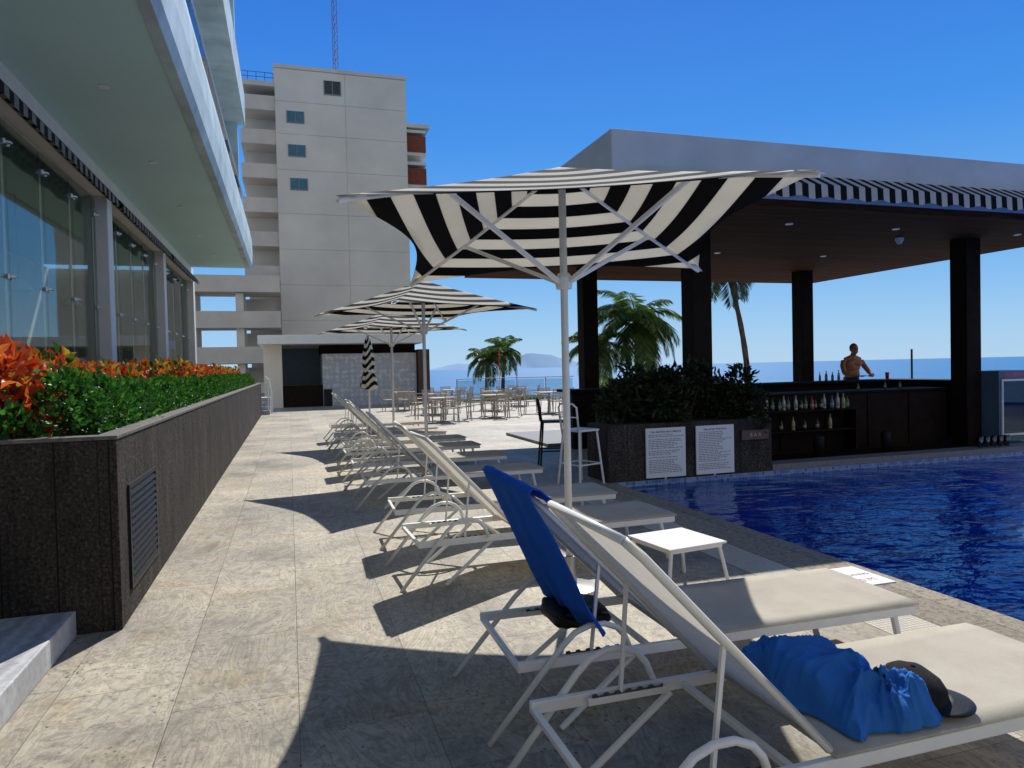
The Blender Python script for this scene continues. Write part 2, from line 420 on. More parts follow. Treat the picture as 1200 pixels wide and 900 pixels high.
g.quad((POOLX, -8, -.07), (24, -8, -.07), (24, BARY, -.07), (POOLX, BARY, -.07)); g.obj('pool_water', m_water, kind='structure')
g = B(); S = 45000
g.quad((-S, -S, -11), (S, -S, -11), (S, S, -11), (-S, S, -11)); g.obj('sea', m_sea, kind='structure')
g = B()
nx, ny = 30, 16
for i in range(nx):
    for j in range(ny):
        x = 8.2 + i * 2.2; y = 33.4 + j * 2.0; z = -7 - j * .25 + noise.noise(Vector((x * .2, y * .2, 0))) * 1.2
        g.v.append((x, y, z))
for i in range(nx - 1):
    for j in range(ny - 1):
        a = i * ny + j; g.f.append((a, a + ny, a + ny + 1, a + 1))
g.obj('coastal_terrain', m_sand, kind='structure', smooth=True)
def island(p0, p1, hs, d):
    b = B(); n = 40
    for i in range(n + 1):
        f = i / n; x = p0 + (p1 - p0) * f
        h = 0
        for (c, w, a) in hs: h += a * math.exp(-((f - c) / w) ** 2)
        h *= 1 + .18 * noise.noise(Vector((f * 14, d * .001, 0)))
        h = h * min(1, f * 8, (1 - f) * 8)
        b.v += [(x, d, -12), (x, d + 900, h - 11)]
    for i in range(n): a = i * 2; b.f.append((a, a + 2, a + 3, a + 1))
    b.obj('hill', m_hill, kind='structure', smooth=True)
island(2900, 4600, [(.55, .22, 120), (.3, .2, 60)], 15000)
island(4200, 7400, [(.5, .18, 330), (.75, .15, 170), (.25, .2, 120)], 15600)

g = B(); g.box(3.3, 3.66, -8, BARY, -.05, .002); o = g.obj('drain_grate', m_grate)
tag(o, 'long cream slotted drainage grating beside the pool coping', 'drain')
t_ = B().box(3.76, 4.10, 4.0, 4.42, .0045, .012).obj('depth_marker_tile', m_paper, bevel=.002)
tag(t_, 'white depth marker tile with no diving symbol set in pool edge', 'pool sign')
text('lettering', 'NO DIVING', .055, m_ink, t_, (3.78, 4.21, .0125), (0, 0, 0), 'LEFT', .0005)
text('lettering', '1.20 M', .085, m_redink, t_, (3.78, 4.08, .0125), (0, 0, 0), 'LEFT', .0005)
b = B(); n = 20
cc = (3.84, 4.335)
for j in range(n):
    a0 = 2 * math.pi * j / n; a1 = 2 * math.pi * (j + 1) / n
    b.quad((cc[0] + .05 * math.cos(a0), cc[1] + .05 * math.sin(a0), .0135), (cc[0] + .05 * math.cos(a1), cc[1] + .05 * math.sin(a1), .0135),
           (cc[0] + .036 * math.cos(a1), cc[1] + .036 * math.sin(a1), .0135), (cc[0] + .036 * math.cos(a0), cc[1] + .036 * math.sin(a0), .0135))
b.quad((cc[0] - .034, cc[1] - .024, .0137), (cc[0] - .024, cc[1] - .034, .0137), (cc[0] + .034, cc[1] + .024, .0137), (cc[0] + .024, cc[1] + .034, .0137))
b.obj('no_diving_symbol', m_redink, t_)

# ------------------------------------------------------------ hotel
H = thing('hotel_building', (-3.3, 15, 0), 'modern hotel wing with deep white balcony slab and glass ground floor', 'building')
FX = -3.3; YE = 27.3
B().box(-12, -3.32, -6, YE + .6, 0, .95).obj('base', m_dark, H)
B().box(-11, -7.6, -6, YE + .4, .95, 5.3).box(-7.6, FX, YE + .2, YE + .4, .95, 5.3).box(-7.6, -3.5, -6, -5.8, .95, 5.3).obj('wall', m_inter, H)
B().box(-11, -1.35, -6, YE, 5.4, 5.6).obj('ceiling', m_soffit, H)
fb = B()
prof = [(-1.36, 5.38), (-1.22, 5.36), (-1.16, 5.5), (-1.13, 5.9), (-1.15, 6.4), (-1.22, 6.78), (-1.36, 6.8)]
for i in range(len(prof) - 1):
    a, c = prof[i], prof[i + 1]
    fb.quad((a[0], -6, a[1]), (a[0], YE, a[1]), (c[0], YE, c[1]), (c[0], -6, c[1]))
fb.quad((-1.36, -6, 6.8), (-1.36, YE, 6.8), (-3.4, YE, 6.8), (-3.4, -6, 6.8))
n = len(fb.v); fb.v += [(p[0], YE, p[1]) for p in prof]; fb.f.append(tuple(range(n, n + len(prof))))
fb.quad((-1.36, YE, 5.6), (-1.36, YE, 6.8), (-11, YE, 6.8), (-11, YE, 5.6))
fb.obj('balcony', m_plaster, H)
B().box(FX - .25, FX + .12, -6, YE + .5, 4.95, 5.398).obj('beam', m_white, H)
cols = [2.7, 8.9, 15.1, 21.3, 27.5]
for y in cols:
    B().box(FX - .2, FX + .16, y - .19, y + .19, .95, 4.948).obj('column', m_white, H, bevel=.015)
for k in range(len(cols) - 1):
    y0, y1 = cols[k] + .19, cols[k + 1] - .19
    np_ = 4; w = (y1 - y0) / np_
    for j in range(np_):
        a = y0 + j * w + .008; c = y0 + (j + 1) * w - .008
        wn = B().box(FX - .06, FX - .045, a, c, .98, 4.9).obj('window', m_glass, H)
        fr = B()
        for yy in (a + .06, c - .06):
            for zz in (1.2, 2.9, 4.6):
                fr.lathe([(.03, -.03), (.03, .03)], 10, (FX - .05, yy, zz))
                fr.bar((FX - .05, yy, zz), (FX + .02, yy + (.05 if yy > (a + c) / 2 else -.05), zz), .02)
        fr.tube([(FX - .1, c, .98), (FX - .1, c, 4.9)], .02, 6)
        k2 = fr.obj('glass_fitting', m_steel, wn); k2.matrix_parent_inverse = Matrix.Identity(4)
    aw = B()
    prf = [(FX + .12, 5.1), (FX + .30, 4.98), (FX + .36, 4.90), (FX + .36, 4.76)]
    for i in range(3):
        p, q = prf[i], prf[i + 1]; m_ = 24
        for j in range(m_):
            ya = y0 + (y1 - y0) * j / m_; yb = y0 + (y1 - y0) * (j + 1) / m_
            za = .02 * math.sin(j * 1.7) if i == 2 else 0; zb = .02 * math.sin((j + 1) * 1.7) if i == 2 else 0
            aw.quad((p[0], ya, p[1]), (p[0], yb, p[1]), (q[0], yb, q[1] + zb), (q[0], ya, q[1] + za))
    aw.tube([(FX + .22, y0, 4.93), (FX + .22, y1, 4.93)], .05, 10)
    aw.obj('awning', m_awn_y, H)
for y in (7, 10.5, 14, 17.5, 21, 24.5):
    B().lathe([(.07, 0), (.07, .012)], 16, (-2.2, y, 5.385)).obj('ceiling_light', m_lampglow, H)
b = B()
for k in range(22):
    y = -5 + k * 1.48
    if y + 1.44 > YE: break
    b.box(-1.4, -1.385, y, y + 1.44, 6.83, 7.85)
b.obj('balcony_glass', m_rail_glass, H)
b = B().tube([(-1.39, -5, 7.88), (-1.39, YE - .1, 7.88)], .025, 8)
b.obj('railing', m_steel, H)
B().box(-10.9, -2.9, -6, YE, 6.8, 10.5).obj('upper_wall', m_plaster, H)
for k in range(7):
    y = -2 + k * 4.1
    if y + 3.2 < YE: B().box(-2.9, -2.87, y, y + 3.2, 6.9, 9.6).obj('upper_window', m_darkglass, H)
B().box(-10.9, -1.25, -6, YE, 10.5, 11.6).obj('upper_balcony', m_plaster, H)
B().box(-10.9, -2.6, -6, YE - .01, 11.6, 15.2).obj('upper_wall', m_soffit, H)
B().box(-10.9, -1.25, -6, YE, 15.2, 16.3).obj('roof', m_plaster, H)
B().box(-2.9, -1.5, YE - .3, YE - .02, 6.805, 10.498).box(-2.6, -1.5, YE - .3, YE - .02, 11.602, 15.198).obj('end_wall', m_plaster, H)
for k in range(6):
    y = 6 + k * 3.6
    p = thing('pendant_lamp', (-5.2, y, 4.2), 'dome pendant lamp hanging inside the glazed dining room', 'lamp', 'pendant lamps in the dining room')
    B().lathe([(.03, .25), (.12, .2), (.28, .0), (.27, 0), (.1, .17)], 16, (-5.2, y, 3.4)).obj('lamp_shade', m_white, p, True)
    B().tube([(-5.2, y, 3.6), (-5.2, y, 5.39)], .008, 5).obj('cord', m_black, p)

# planter
P = thing('planter_wall', (-1.8, 17, 0), 'long waist high planter clad in dark basalt beside walkway', 'planter')
w = B()
w.box(-1.16, -1.05, 5.0, 29, 0, 1.205).box(-3.2, -1.16, 5.0, 5.12, 0, 1.205).box(-3.2, -1.16, 28.9, 29, 0, 1.205)
w.obj('wall', m_dark, P, bevel=.006)
B().box(-1.18, -1.042, 4.992, 29.01, 1.207, 1.232).box(-3.2, -1.181, 4.992, 5.13, 1.207, 1.232).obj('rim', m_rim, P, bevel=.004)
B().box(-3.25, -1.161, 5.121, 28.89, .9, 1.14).obj('soil', m_soil, P)
v = B(); v.box(-1.05, -1.035, 5.26, 5.3, .18, .88).box(-1.05, -1.035, 6.22, 6.26, .18, .88).box(-1.05, -1.035, 5.3, 6.22, .18, .21).box(-1.05, -1.035, 5.3, 6.22, .85, .88)
n = 13
for i in range(n):
    z = .215 + i * .049
    v.quad((-1.030, 5.3, z), (-1.030, 6.22, z), (-1.049, 6.22, z + .04), (-1.049, 5.3, z + .04))
v.obj('vent_louver', m_black, P)
st = B().box(-4, -1.3, 0.5, 4.98, 0, .16).obj('stone_step', m_marble, bevel=.008)
tag(st, 'low grey marble step against the dark planter', 'step')
hr = thing('handrail', (-.7, 29.5, 0), 'white tubular stair handrail by planter end', 'handrail')
B().tube([(-.9, 28.6, 1.5), (-.75, 29.2, 1.35), (-.7, 30, 1.0), (-.7, 31, .9), (-.7, 31.1, 0)], .03, 8).tube([(-.7, 30, 1), (-.7, 30, 0)], .025, 6).tube([(-.8, 29.1, 1.3), (-.8, 29.1, 0)], .025, 6).obj('rail', m_polew, hr)
st2 = B()
for i in range(4): st2.box(-1.6, -.75, 29.05 + i * .3, 31, i * .16, (i + 1) * .16 - .002)
tag(st2.obj('stairs', m_marble), 'short flight of grey stone stairs at planter end', 'stairs')

# ------------------------------------------------------------ foliage
def foliage(seed, n, rad, ll, lw, clumps=14, spread=.3, up=.4, fold=.15):
    r = random.Random(seed); b = B()
    cs = []
    for i in range(clumps):
        a = r.uniform(0, 6.283); z = r.uniform(.15, 1); q = math.sqrt(max(0, 1 - z * z * .8)) * r.uniform(.55, 1)
        cs.append((Vector((math.cos(a) * q * rad[0], math.sin(a) * q * rad[1], z * rad[2])), r.uniform(.7, 1.25)))
    for i in range(n):
        c, sz = r.choice(cs)
        d = Vector((r.gauss(0, 1), r.gauss(0, 1), r.gauss(0, 1))).normalized()
        p = c + Vector((d.x * rad[0], d.y * rad[1], d.z * rad[2])) * spread * sz * r.uniform(.5, 1)
        if p.z < .0: p.z = r.uniform(0, .1)
        dirv = (d + Vector((0, 0, up)) + Vector((r.gauss(0, .35), r.gauss(0, .35), r.gauss(0, .35)))).normalized()
        s = dirv.cross(Vector((r.gauss(0, 1), r.gauss(0, 1), r.gauss(0, 1)))).normalized()
        nn = s.cross(dirv)
        l = ll * r.uniform(.7, 1.25); wv = lw * r.uniform(.75, 1.2)
        k = len(b.v)
        b.v += [tuple(p), tuple(p + dirv * l * .35 + s * wv * .9 + nn * wv * fold * 2), tuple(p + dirv * l * .72 + s * wv * .7 + nn * wv * fold), tuple(p + dirv * l - nn * l * .15),
                tuple(p + dirv * l * .72 - s * wv * .7 + nn * wv * fold), tuple(p + dirv * l * .35 - s * wv * .9 + nn * wv * fold * 2), tuple(p + dirv * l * .5)]
        b.f += [(k, k + 1, k + 6), (k + 1, k + 2, k + 6), (k + 2, k + 3, k + 6), (k + 3, k + 4, k + 6), (k + 4, k + 5, k + 6), (k + 5, k, k + 6)]
    return b
def stem(rad):
    s = B()
    for i in range(6):
        a = i * 1.05; s.tube([(0, 0, -.05), (rad[0] * .4 * math.cos(a), rad[1] * .4 * math.sin(a), rad[2] * .5), (rad[0] * .6 * math.cos(a), rad[1] * .6 * math.sin(a), rad[2] * .8)], [.012, .008, .004], 5)
    return s
hedges = []; crots = []
m_stem = M('woody_stem', (.08, .05, .03), .9)
for s_ in range(3):
    rad = (.33, .45, .36)
    hedges.append((foliage(11 + s_, 1900, rad, .046, .016, 26, .36, .5).mesh('hedge_leaves', m_green), stem(rad).mesh('hedge_stem', m_stem)))
for s_ in range(4):
    rad = (.28, .36, .38)
    crots.append((foliage(31 + s_, 520, rad, .095, .030, 20, .36, .4, .3).mesh('croton_leaves', m_croton if s_ % 2 == 0 else m_crotonm), stem(rad).mesh('croton_stem', m_stem)))
def plant(kind, meshes, loc, label, cat, grp, sc=1.0):
    e = bpy.data.objects.new(kind, meshes[0]); COL.objects.link(e); e.location = loc; e.rotation_euler = (0, 0, R.uniform(-.4, .4)); e.scale = (sc,) * 3
    c = bpy.data.objects.new('stem', meshes[1]); COL.objects.link(c); c.parent = e
    tag(e, label, cat, grp); return e
y = 5.56; i = 0
while y < 28.7:
    plant('hedge_shrub', hedges[i % 3], (-1.58 + R.uniform(-.03, .03), y, 1.13), 'dense small leaved green shrub growing in dark planter', 'shrub', 'shrubs along the planter', R.uniform(.90, 1.04) if i > 2 else 1.10)
    y += .66; i += 1
plant('croton_plant', crots[0], (-1.90, 5.46, 1.22), 'bright orange red croton with broad leaves at planter corner', 'plant', 'crotons along the planter', 1.25)
plant('croton_plant', crots[2], (-2.25, 5.8, 1.28), 'bright orange red croton with broad leaves at planter corner', 'plant', 'crotons along the planter', 1.25)
y = 6.0; i = 0
while y < 28.7:
    plant('croton_plant', crots[i % 4], (-2.08 + R.uniform(-.1, .12), y + .4, 1.23 + R.uniform(-.04, .04)), 'orange and red leaved croton growing behind green shrubs', 'plant', 'crotons along the planter', R.uniform(1.0, 1.2))
    y += .55; i += 1
y = 5.8; i = 0
while y < 16:
    plant('hedge_shrub', hedges[i % 3], (-2.75, y, 1.13), 'dense small leaved green shrub growing in dark planter', 'shrub', 'shrubs along the planter', 1.1)
    y += .8; i += 1

# ------------------------------------------------------------ sun loungers
HX = -.22
def make_lounger(loc):
    e = thing('sun_lounger', loc, 'white framed sun lounger with cream sling and raised back on paving', 'sun lounger', 'sun loungers along the pool')
    X, Y, Z = loc
    def P(x, y, z): return (X + x, Y + y, Z + z)
    fr = B()
    for s in (-1, 1):
        fr.box(X - 1.0, X + 1.15, Y + s * .33 - .013, Y + s * .33 + .013, .295, .342)
    for x in (-.99, -.35, .5, 1.14):
        fr.box(X + x - .013, X + x + .013, Y - .33, Y + .33, .30, .325)
    for s in (-1, 1):
        fr.box(X - .78, X - .44, Y + s * .295 - .008, Y + s * .295 + .008, .305, .332)
    fr.obj('frame', m_alu, e, bevel=.004)
    for s in (-1, 1):
        rk = B(); x0 = X - .76; yA, yB = Y + s * .295 - .004, Y + s * .295 + .004
        top = [(x0, .332)]
        for k in range(6):
            q = x0 + k * .048
            top += [(q, .343), (q + .018, .345), (q + .026, .336), (q + .048, .336)]
        top += [(x0 + .30, .343), (x0 + .30, .332)]
        n = len(top); rk.v += [(p[0], yA, p[1]) for p in top] + [(p[0], yB, p[1]) for p in top]
        rk.f.append(tuple(range(n))); rk.f.append(tuple(reversed(range(n, 2 * n))))
        for k in range(n): rk.f.append((k, (k + 1) % n, n + (k + 1) % n, n + k))
        rk.obj('recline_rack', m_rack, e)
    for s in (-1, 1):
        B().tube([P(1.02, s * .33, .3), P(1.08, s * .34, 0)], .018, 8).obj('leg', m_alu, e)
        B().tube([P(-.42, s * .305, .3), P(-.80, s * .325, 0)], .014, 8).obj('leg', m_alu, e)
        B().tube([P(-1.14, s * .36, 0), P(-.80, s * .36, .40), P(-.74, s * .36, .455), P(-.67, s * .36, .48), P(-.60, s * .36, .48), P(-.54, s * .36, .455), P(-.50, s * .355, .41), P(-.47, s * .35, .335)],
                 .014, 8).obj('armrest', m_alu, e, True)
        B().bar(P(-.60, s * .312, .755), P(-.64, s * .30, .335), .014).obj('back_support', m_alu, e)
    h = Vector((HX, 0, .36)); tp = Vector((-.915, 0, 1.09))
    bf = B()
    for s in (-1, 1):
        bf.tube([P(h.x, s * .315, h.z), P(tp.x + .05, s * .315, tp.z - .05), P(tp.x, s * .29, tp.z)], .015, 8)
    bf.tube([P(tp.x, -.29, tp.z), P(tp.x, .29, tp.z)], .015, 8)
    bk = bf.obj('backrest', m_alu, e, True)
    def sling(a, c, half, sagf, nn=10):
        b = B(); mcols = 8
        d = (c - a).normalized(); nrm = Vector((-d.z, 0, d.x))
        if nrm.z < 0: nrm = -nrm
        for i in range(nn + 1):
            for j in range(mcols + 1):
                f = i / nn; gq = j / mcols * 2 - 1
                p = a.lerp(c, f) - nrm * sagf * (1 - gq * gq) * math.sin(math.pi * min(1, max(0, f))) + nrm * .016
                if abs(gq) == 1: p = p - nrm * .006
                b.v.append(P(p.x, gq * half, p.z))
        w_ = mcols + 1
        for i in range(nn):
            for j in range(mcols):
                q = i * w_ + j; b.f.append((q, q + w_, q + w_ + 1, q + 1))
        return b
    s1 = sling(h, tp, .335, .028).obj('back_sling', m_sling, bk, True); s1.matrix_parent_inverse = Matrix.Identity(4)
    s2 = sling(Vector((HX, 0, .345)), Vector((1.17, 0, .345)), .345, .02).obj('seat', m_sling, e, True)
    md = s2.modifiers.new('thick', 'SOLIDIFY'); md.thickness = .01
    return e
LX = 1.85
base = make_lounger((0, 0, 0))
ys = [2.17, 3.22, 5.5, 6.7, 8.6, 10.1, 11.6, 12.9, 14.3, 15.4, 17.2]
lab = {0: 'white framed sun lounger holding crumpled blue towel and black cap', 1: 'white framed sun lounger with blue towel draped over its back'}
for k, yy in enumerate(ys[1:], 1):
    q = copy_thing(base, (LX + (R.uniform(-.05, .05) if k > 1 else .06), yy, 0), math.radians(R.uniform(-2.5, 2) if k > 1 else -1), 1,
               lab.get(k, 'white framed sun lounger with cream sling and raised back on paving'))
    if k == 1: q.scale = (1, 1, .95)
base.location = (LX - .02, ys[0], 0); base.scale = (1.0, 1.04, 1.0); base['label'] = lab[0]

def towel_back(cx, cy, rz):
    b = B(); prof = [(-.62, .41), (-.70, .56), (-.78, .74), (-.86, .92), (-.935, 1.08), (-.952, 1.12), (-.935, 1.138), (-.905, 1.13), (-.86, 1.09), (-.82, 1.045)]
    nn = 30
    for i, (x, z) in enumerate(prof):
        for j in range(nn + 1):
            f = j / nn; wv = (.020 * math.sin(f * 19 + i * .3) + .008 * math.sin(f * 41 + i)) * (1 if i < 4 else .15) * (1 + .4 * math.sin(f * 7))
            zz = z + (.03 * math.sin(f * 5 + 1) + .02 * f) * (i == 0)
            b.v.append((x + wv, (f - .5) * .80, zz))
    for i in range(len(prof) - 1):
        for j in range(nn):
            a = i * (nn + 1) + j; b.f.append((a, a + 1, a + nn + 2, a + nn + 1))
    o = b.obj('blue_towel', m_blue, None, True); md = o.modifiers.new('thick', 'SOLIDIFY'); md.thickness = .006
    o.location = (cx, cy, 0); o.rotation_euler = (0, 0, rz); o.scale = (1, 1, .95)
    tag(o, 'royal blue towel draped over sun lounger backrest', 'towel')
towel_back(LX + .06, 3.22, math.radians(-1))
def towel_pile():
    b = B(); nx, ny = 120, 130
    def rid(q, k): return max(0.0, 1 - abs(noise.noise(q)) * k)
    for i in range(nx + 1):
        for j in range(ny + 1):
            u = i / nx; v = j / ny
            wob = .03 * noise.noise(Vector((u * 5, v * 5, 2)))
            x = 1.70 + .38 * u - .03 * v + .03 * math.sin(v * 8 + 1) + wob; y = 1.835 + .64 * v + .03 * math.sin(u * 7) + wob
            y = max(y, 1.825)
            p = Vector((x * 3.0, y * 3.0, 0))
            wx = noise.noise(p + Vector((7, 1, 0))); wy = noise.noise(p + Vector((2, 9, 0)))
            q = Vector((x * 3.4 + wx * .9, y * 4.2 + wy * .9, 0))
            c1 = rid(q * 1.25, 2.6) ** 1.5; c2 = rid(q * 2.7 + Vector((4, 4, 0)), 2.4) ** 1.4; c3 = rid(q * 6 + Vector((1, 7, 3)), 2.2)
            e0 = max(0, min(u, 1 - u, (1 - v) * 1.6, v * 1.6))
            edge = 1 - (1 - min(1, e0 * 5)) ** 2
            body = .085 * (1 - abs(2 * u - 1) ** 2) * (.55 + .45 * math.sin(math.pi * min(1, v + .1)))
            h = (.015 + body + .062 * c1 + .030 * c2 + .012 * c3) * edge
            b.v.append((x + .025 * wy * c1, y + .025 * wx * c2, .366 + h))
    for i in range(nx):
        for j in range(ny):
            a = i * (ny + 1) + j; b.f.append((a, a + ny + 1, a + ny + 2, a + 1))
    o = b.obj('blue_towel', m_blue2, None, True); md = o.modifiers.new('thick', 'SOLIDIFY'); md.thickness = .008
    tag(o, 'crumpled light blue towel lying on sun lounger seat', 'towel')
towel_pile()
hc_ = (2.11, 1.99)
h = thing('cap', (hc_[0], hc_[1], .375), 'charcoal rounded cap with visor lying on lounger beside towel', 'cap')
pr = [(.105, 0), (.108, .03), (.102, .062), (.085, .09), (.058, .108), (.028, .117), (.006, .119)]
cb = B().lathe(pr, 32, (0, 0, 0)); cb.v = [(hc_[0] + x * .95, hc_[1] + y * 1.12, .375 + z * (1 + .1 * y / .1) + .006 * noise.noise(Vector((x * 20, y * 20, z * 20)))) for (x, y, z) in cb.v]
cb.obj('crown', m_blackrub, h, True)
br = B(); nA = 20
for i in range(5):
    for j in range(nA + 1):
        a = math.radians(-100 + 125 * j / nA); r_ = .100 + .085 * i / 4 * math.sin(math.pi * min(1, max(0, j / nA))) ** .5
        br.v.append((hc_[0] + r_ * math.cos(a), hc_[1] + r_ * 1.08 * math.sin(a), .384 + .016 * math.cos(math.radians(-100 + 125 * j / nA) + .65) - .004 * i))
for i in range(4):
    for j in range(nA):
        a = i * (nA + 1) + j; br.f.append((a, a + 1, a + nA + 2, a + nA + 1))
o = br.obj('visor', m_black, h, True); md = o.modifiers.new('t', 'SOLIDIFY'); md.thickness = .004
B().ell((hc_[0], hc_[1], .495), (.009, .009, .006), 10, 6).obj('button', m_blackrub, h, True)
# bag
bag = thing('bag', (1.2, 3.33, .345), 'small black soft bag resting on lounger frame under backrest', 'bag')
bb = B().ell((0, 0, 0), (1, 1, 1), 28, 18)
nv = []
for (x, y, z) in bb.v:
    p = Vector((x, y, z)); s = lambda q: math.copysign(abs(q) ** .55, q)
    w_ = 1 + .10 * noise.noise(p * 1.7)
    nv.append((1.34 + s(x) * .15 * w_, 3.30 + s(y) * .18 * w_, .372 + s(z) * .040 * w_ + .01 * noise.noise(p * 3)))
bb.v = nv; bb.obj('body', m_black, bag, True)
B().tube([(1.24, 3.16, .40), (1.26, 3.08, .43), (1.37, 3.06, .44), (1.44, 3.14, .40)], .009, 6).obj('strap', m_black, bag, True)

def side_table(x, y, rz):
    e = thing('side_table', (x, y, 0), 'small square white metal side table between sun loungers', 'side table')
    B().box(x - .25, x + .25, y - .25, y + .25, .335, .352).obj('top', m_alu, e, bevel=.008)
    B().box(x - .225, x + .225, y - .225, y + .225, .31, .334).obj('apron', m_alu, e)
    for sx in (-1, 1):
        for sy in (-1, 1):
            B().tube([(x + sx * .21, y + sy * .21, .32), (x + sx * .27, y + sy * .25, 0)], .013, 8).obj('leg', m_alu, e)
    e.rotation_euler = (0, 0, rz)
side_table(2.62, 4.50, math.radians(8))

# ------------------------------------------------------------ parasols
def parasol(x, y, rz, tilt=0.0, label='black and white striped square parasol on white pole', hs=1.245, zap=2.98, zc=2.49, zh=2.2, tilty=0.0):
    e = thing('parasol', (x, y, 0), label, 'parasol', 'striped parasols along the pool')
    def W(p): return (x + p[0], y + p[1], p[2])
    T = Matrix.Translation((0, 0, zc)) @ Matrix.Rotation(tilt, 4, 'X') @ Matrix.Rotation(tilty, 4, 'Y') @ Matrix.Translation((0, 0, -zc))
    cn = [Vector((-hs, -hs, zc)), Vector((hs, -hs, zc)), Vector((hs, hs, zc)), Vector((-hs, hs, zc))]
    ap = Vector((0, 0, zap))
    b = B(); uvs = []
    ns, ntt = 14, 18
    for k in range(4):
        a, c = cn[k], cn[(k + 1) % 4]; base_ = len(b.v)
        for i in range(ns + 1):
            for j in range(ntt + 1):
                t_ = j / ntt; smax = 1 - .17 * math.sin(math.pi * t_) ** .9
                s_ = smax * i / ns
                p = ap + (a.lerp(c, t_) - ap) * s_
                p.z -= .02 * math.sin(math.pi * s_) + .05 * s_ * math.sin(math.pi * t_)
                b.v.append(W(T @ p)); uvs.append((t_, s_))
        w_ = ntt + 1
        for i in range(ns):
            for j in range(ntt):
                q = base_ + i * w_ + j; b.f.append((q, q + w_, q + w_ + 1, q + 1))
    o = b.obj('canopy', m_canopy, e, True)
    ul = o.data.uv_layers.new(name='UVMap')
    for lp in o.data.loops: ul.data[lp.index].uv = uvs[lp.vertex_index]
    md = o.modifiers.new('t', 'SOLIDIFY'); md.thickness = .004
    B().tube([(x, y, .05), (x, y, zap - .06)], .026, 12).obj('pole', m_polew, e, True)
    B().lathe([(.055, -.05), (.06, -.02), (.06, .03), (.04, .06)], 16, (x, y, zh)).obj('hub', m_polew, e)
    B().lathe([(.045, -.03), (.045, .03)], 14, (x, y, zap - .13)).obj('crown_hub', m_polew, e)
    for c in cn:
        rb0 = T @ (ap + (c - ap) * .03); rb1 = T @ (ap + (c - ap) * .995)
        off = Vector((0, 0, -.03))
        mid = (rb0 + rb1) / 2 + Vector((0, 0, -.012))
        B().tube([W(rb0 + off), W(mid + off), W(rb1 + off)], .014, 6).obj('rib', m_polew, e)
        q = T @ (ap + (c - ap) * .58) + Vector((0, 0, -.05))
        B().bar(W(Vector((c.x * .03, c.y * .03, zh))), W(q), .026).obj('strut', m_polew, e)
        q0 = T @ (ap + (c - ap) * .93); q1 = T @ (ap + (c - ap) * 1.012); sd_ = Vector((-c.y, c.x, 0)).normalized() * .05
        B().quad(W(q0 + sd_ + Vector((0, 0, -.012))), W(q0 - sd_ + Vector((0, 0, -.012))), W(q1 - sd_ * .5 + Vector((0, 0, -.02))), W(q1 + sd_ * .5 + Vector((0, 0, -.02)))).obj('corner_pocket', m_polew, e)
    B().lathe([(.2, .004), (.2, .03), (.05, .045), (.045, .25)], 24, (x, y, 0)).obj('base', m_steel, e)
    e.rotation_euler = (0, 0, rz)
    return e
parasol(1.875, 4.70, math.radians(-18), math.radians(-3.6), hs=1.28, zap=3.02, tilty=math.radians(-1.6))
parasol(2.0, 10.87, math.radians(22), 0)
parasol(2.25, 16.3, math.radians(20), 0)
e = thing('parasol', (2.0, 19.0, 0), 'closed black and white striped parasol tied around white pole', 'parasol', 'striped parasols along the pool')
b = B(); prof = [(.03, 2.52), (.07, 2.4), (.12, 2.1), (.15, 1.8), (.12, 1.6), (.17, 1.4), (.2, 1.15), (.1, 1.12)]
b.lathe(prof[::-1], 40, (2.0, 19.0, 0), .22, 8); o = b.obj('canopy', m_closed, e, True)
ul = o.data.uv_layers.new(name='UVMap')
for lp in o.data.loops:
    vv = o.data.vertices[lp.vertex_index].co; ul.data[lp.index].uv = (0, vv.z * .6 + .06 * math.sin(2 * math.atan2(vv.y - 19, vv.x - 2)))
B().tube([(2, 19, .05), (2, 19, 2.6)], .026, 10).obj('pole', m_polew, e)
B().box(1.75, 2.25, 18.75, 19.25, .004, .06).obj('base', m_alu, e)
B().lathe([(.135, 1.58), (.135, 1.63)], 16, (2, 19, 0)).obj('strap', m_polew, e)

# ------------------------------------------------------------ bar pavilion
BP = thing('bar_pavilion', (9, 12, 0), 'open poolside bar pavilion with white roof slab and wooden ceiling', 'pavilion')
RX0, RX1, RY0, RY1 = 4.0, 13.9, 8.3, 16.4
B().box(RX0 + .02, RX1 - .02, RY0 + .02, RY1 - .02, 3.75, 3.85).obj('ceiling', m_wood, BP)
B().box(RX0, RX1, RY0, RY1, 3.852, 4.63).obj('roof', m_roofwhite, BP, bevel=.02)
for (x, yy) in ((6.2, 9.9), (11.8, 9.9), (6.2, 14.2), (11.8, 14.2)):
    B().box(x - .17, x + .17, yy - .17, yy + .17, 0, 3.749).obj('column', m_dwood, BP, bevel=.01)
aw = B(); nseg = 120; AX0, AX1 = 6.0, RX1 - .1
for j in range(nseg):
    xa = AX0 + (AX1 - AX0) * j / nseg; xb = AX0 + (AX1 - AX0) * (j + 1) / nseg
    aw.quad((xa, RY0 - .003, 4.20), (xb, RY0 - .003, 4.20), (xb, RY0 - .36, 3.98), (xa, RY0 - .36, 3.98))
    za = 3.80 + .02 * math.sin(j * .9); zb = 3.80 + .02 * math.sin((j + 1) * .9)
    aw.quad((xa, RY0 - .36, 3.98), (xb, RY0 - .36, 3.98), (xb, RY0 - .37, zb), (xa, RY0 - .37, za))
aw.obj('awning', m_awn_x, BP)
B().box(RX0 + .3, AX0 - .01, RY0 - .16, RY0 - .004, 3.9, 4.05).obj('awning_cassette', m_dwood, BP)
for (x, yy) in ((7.5, 9.3), (9.6, 9.3), (12.3, 9.3), (8, 12), (10.5, 12)):
    B().lathe([(.06, 0), (.06, .02)], 14, (x, yy, 3.735)).obj('ceiling_light', m_lampglow, BP)
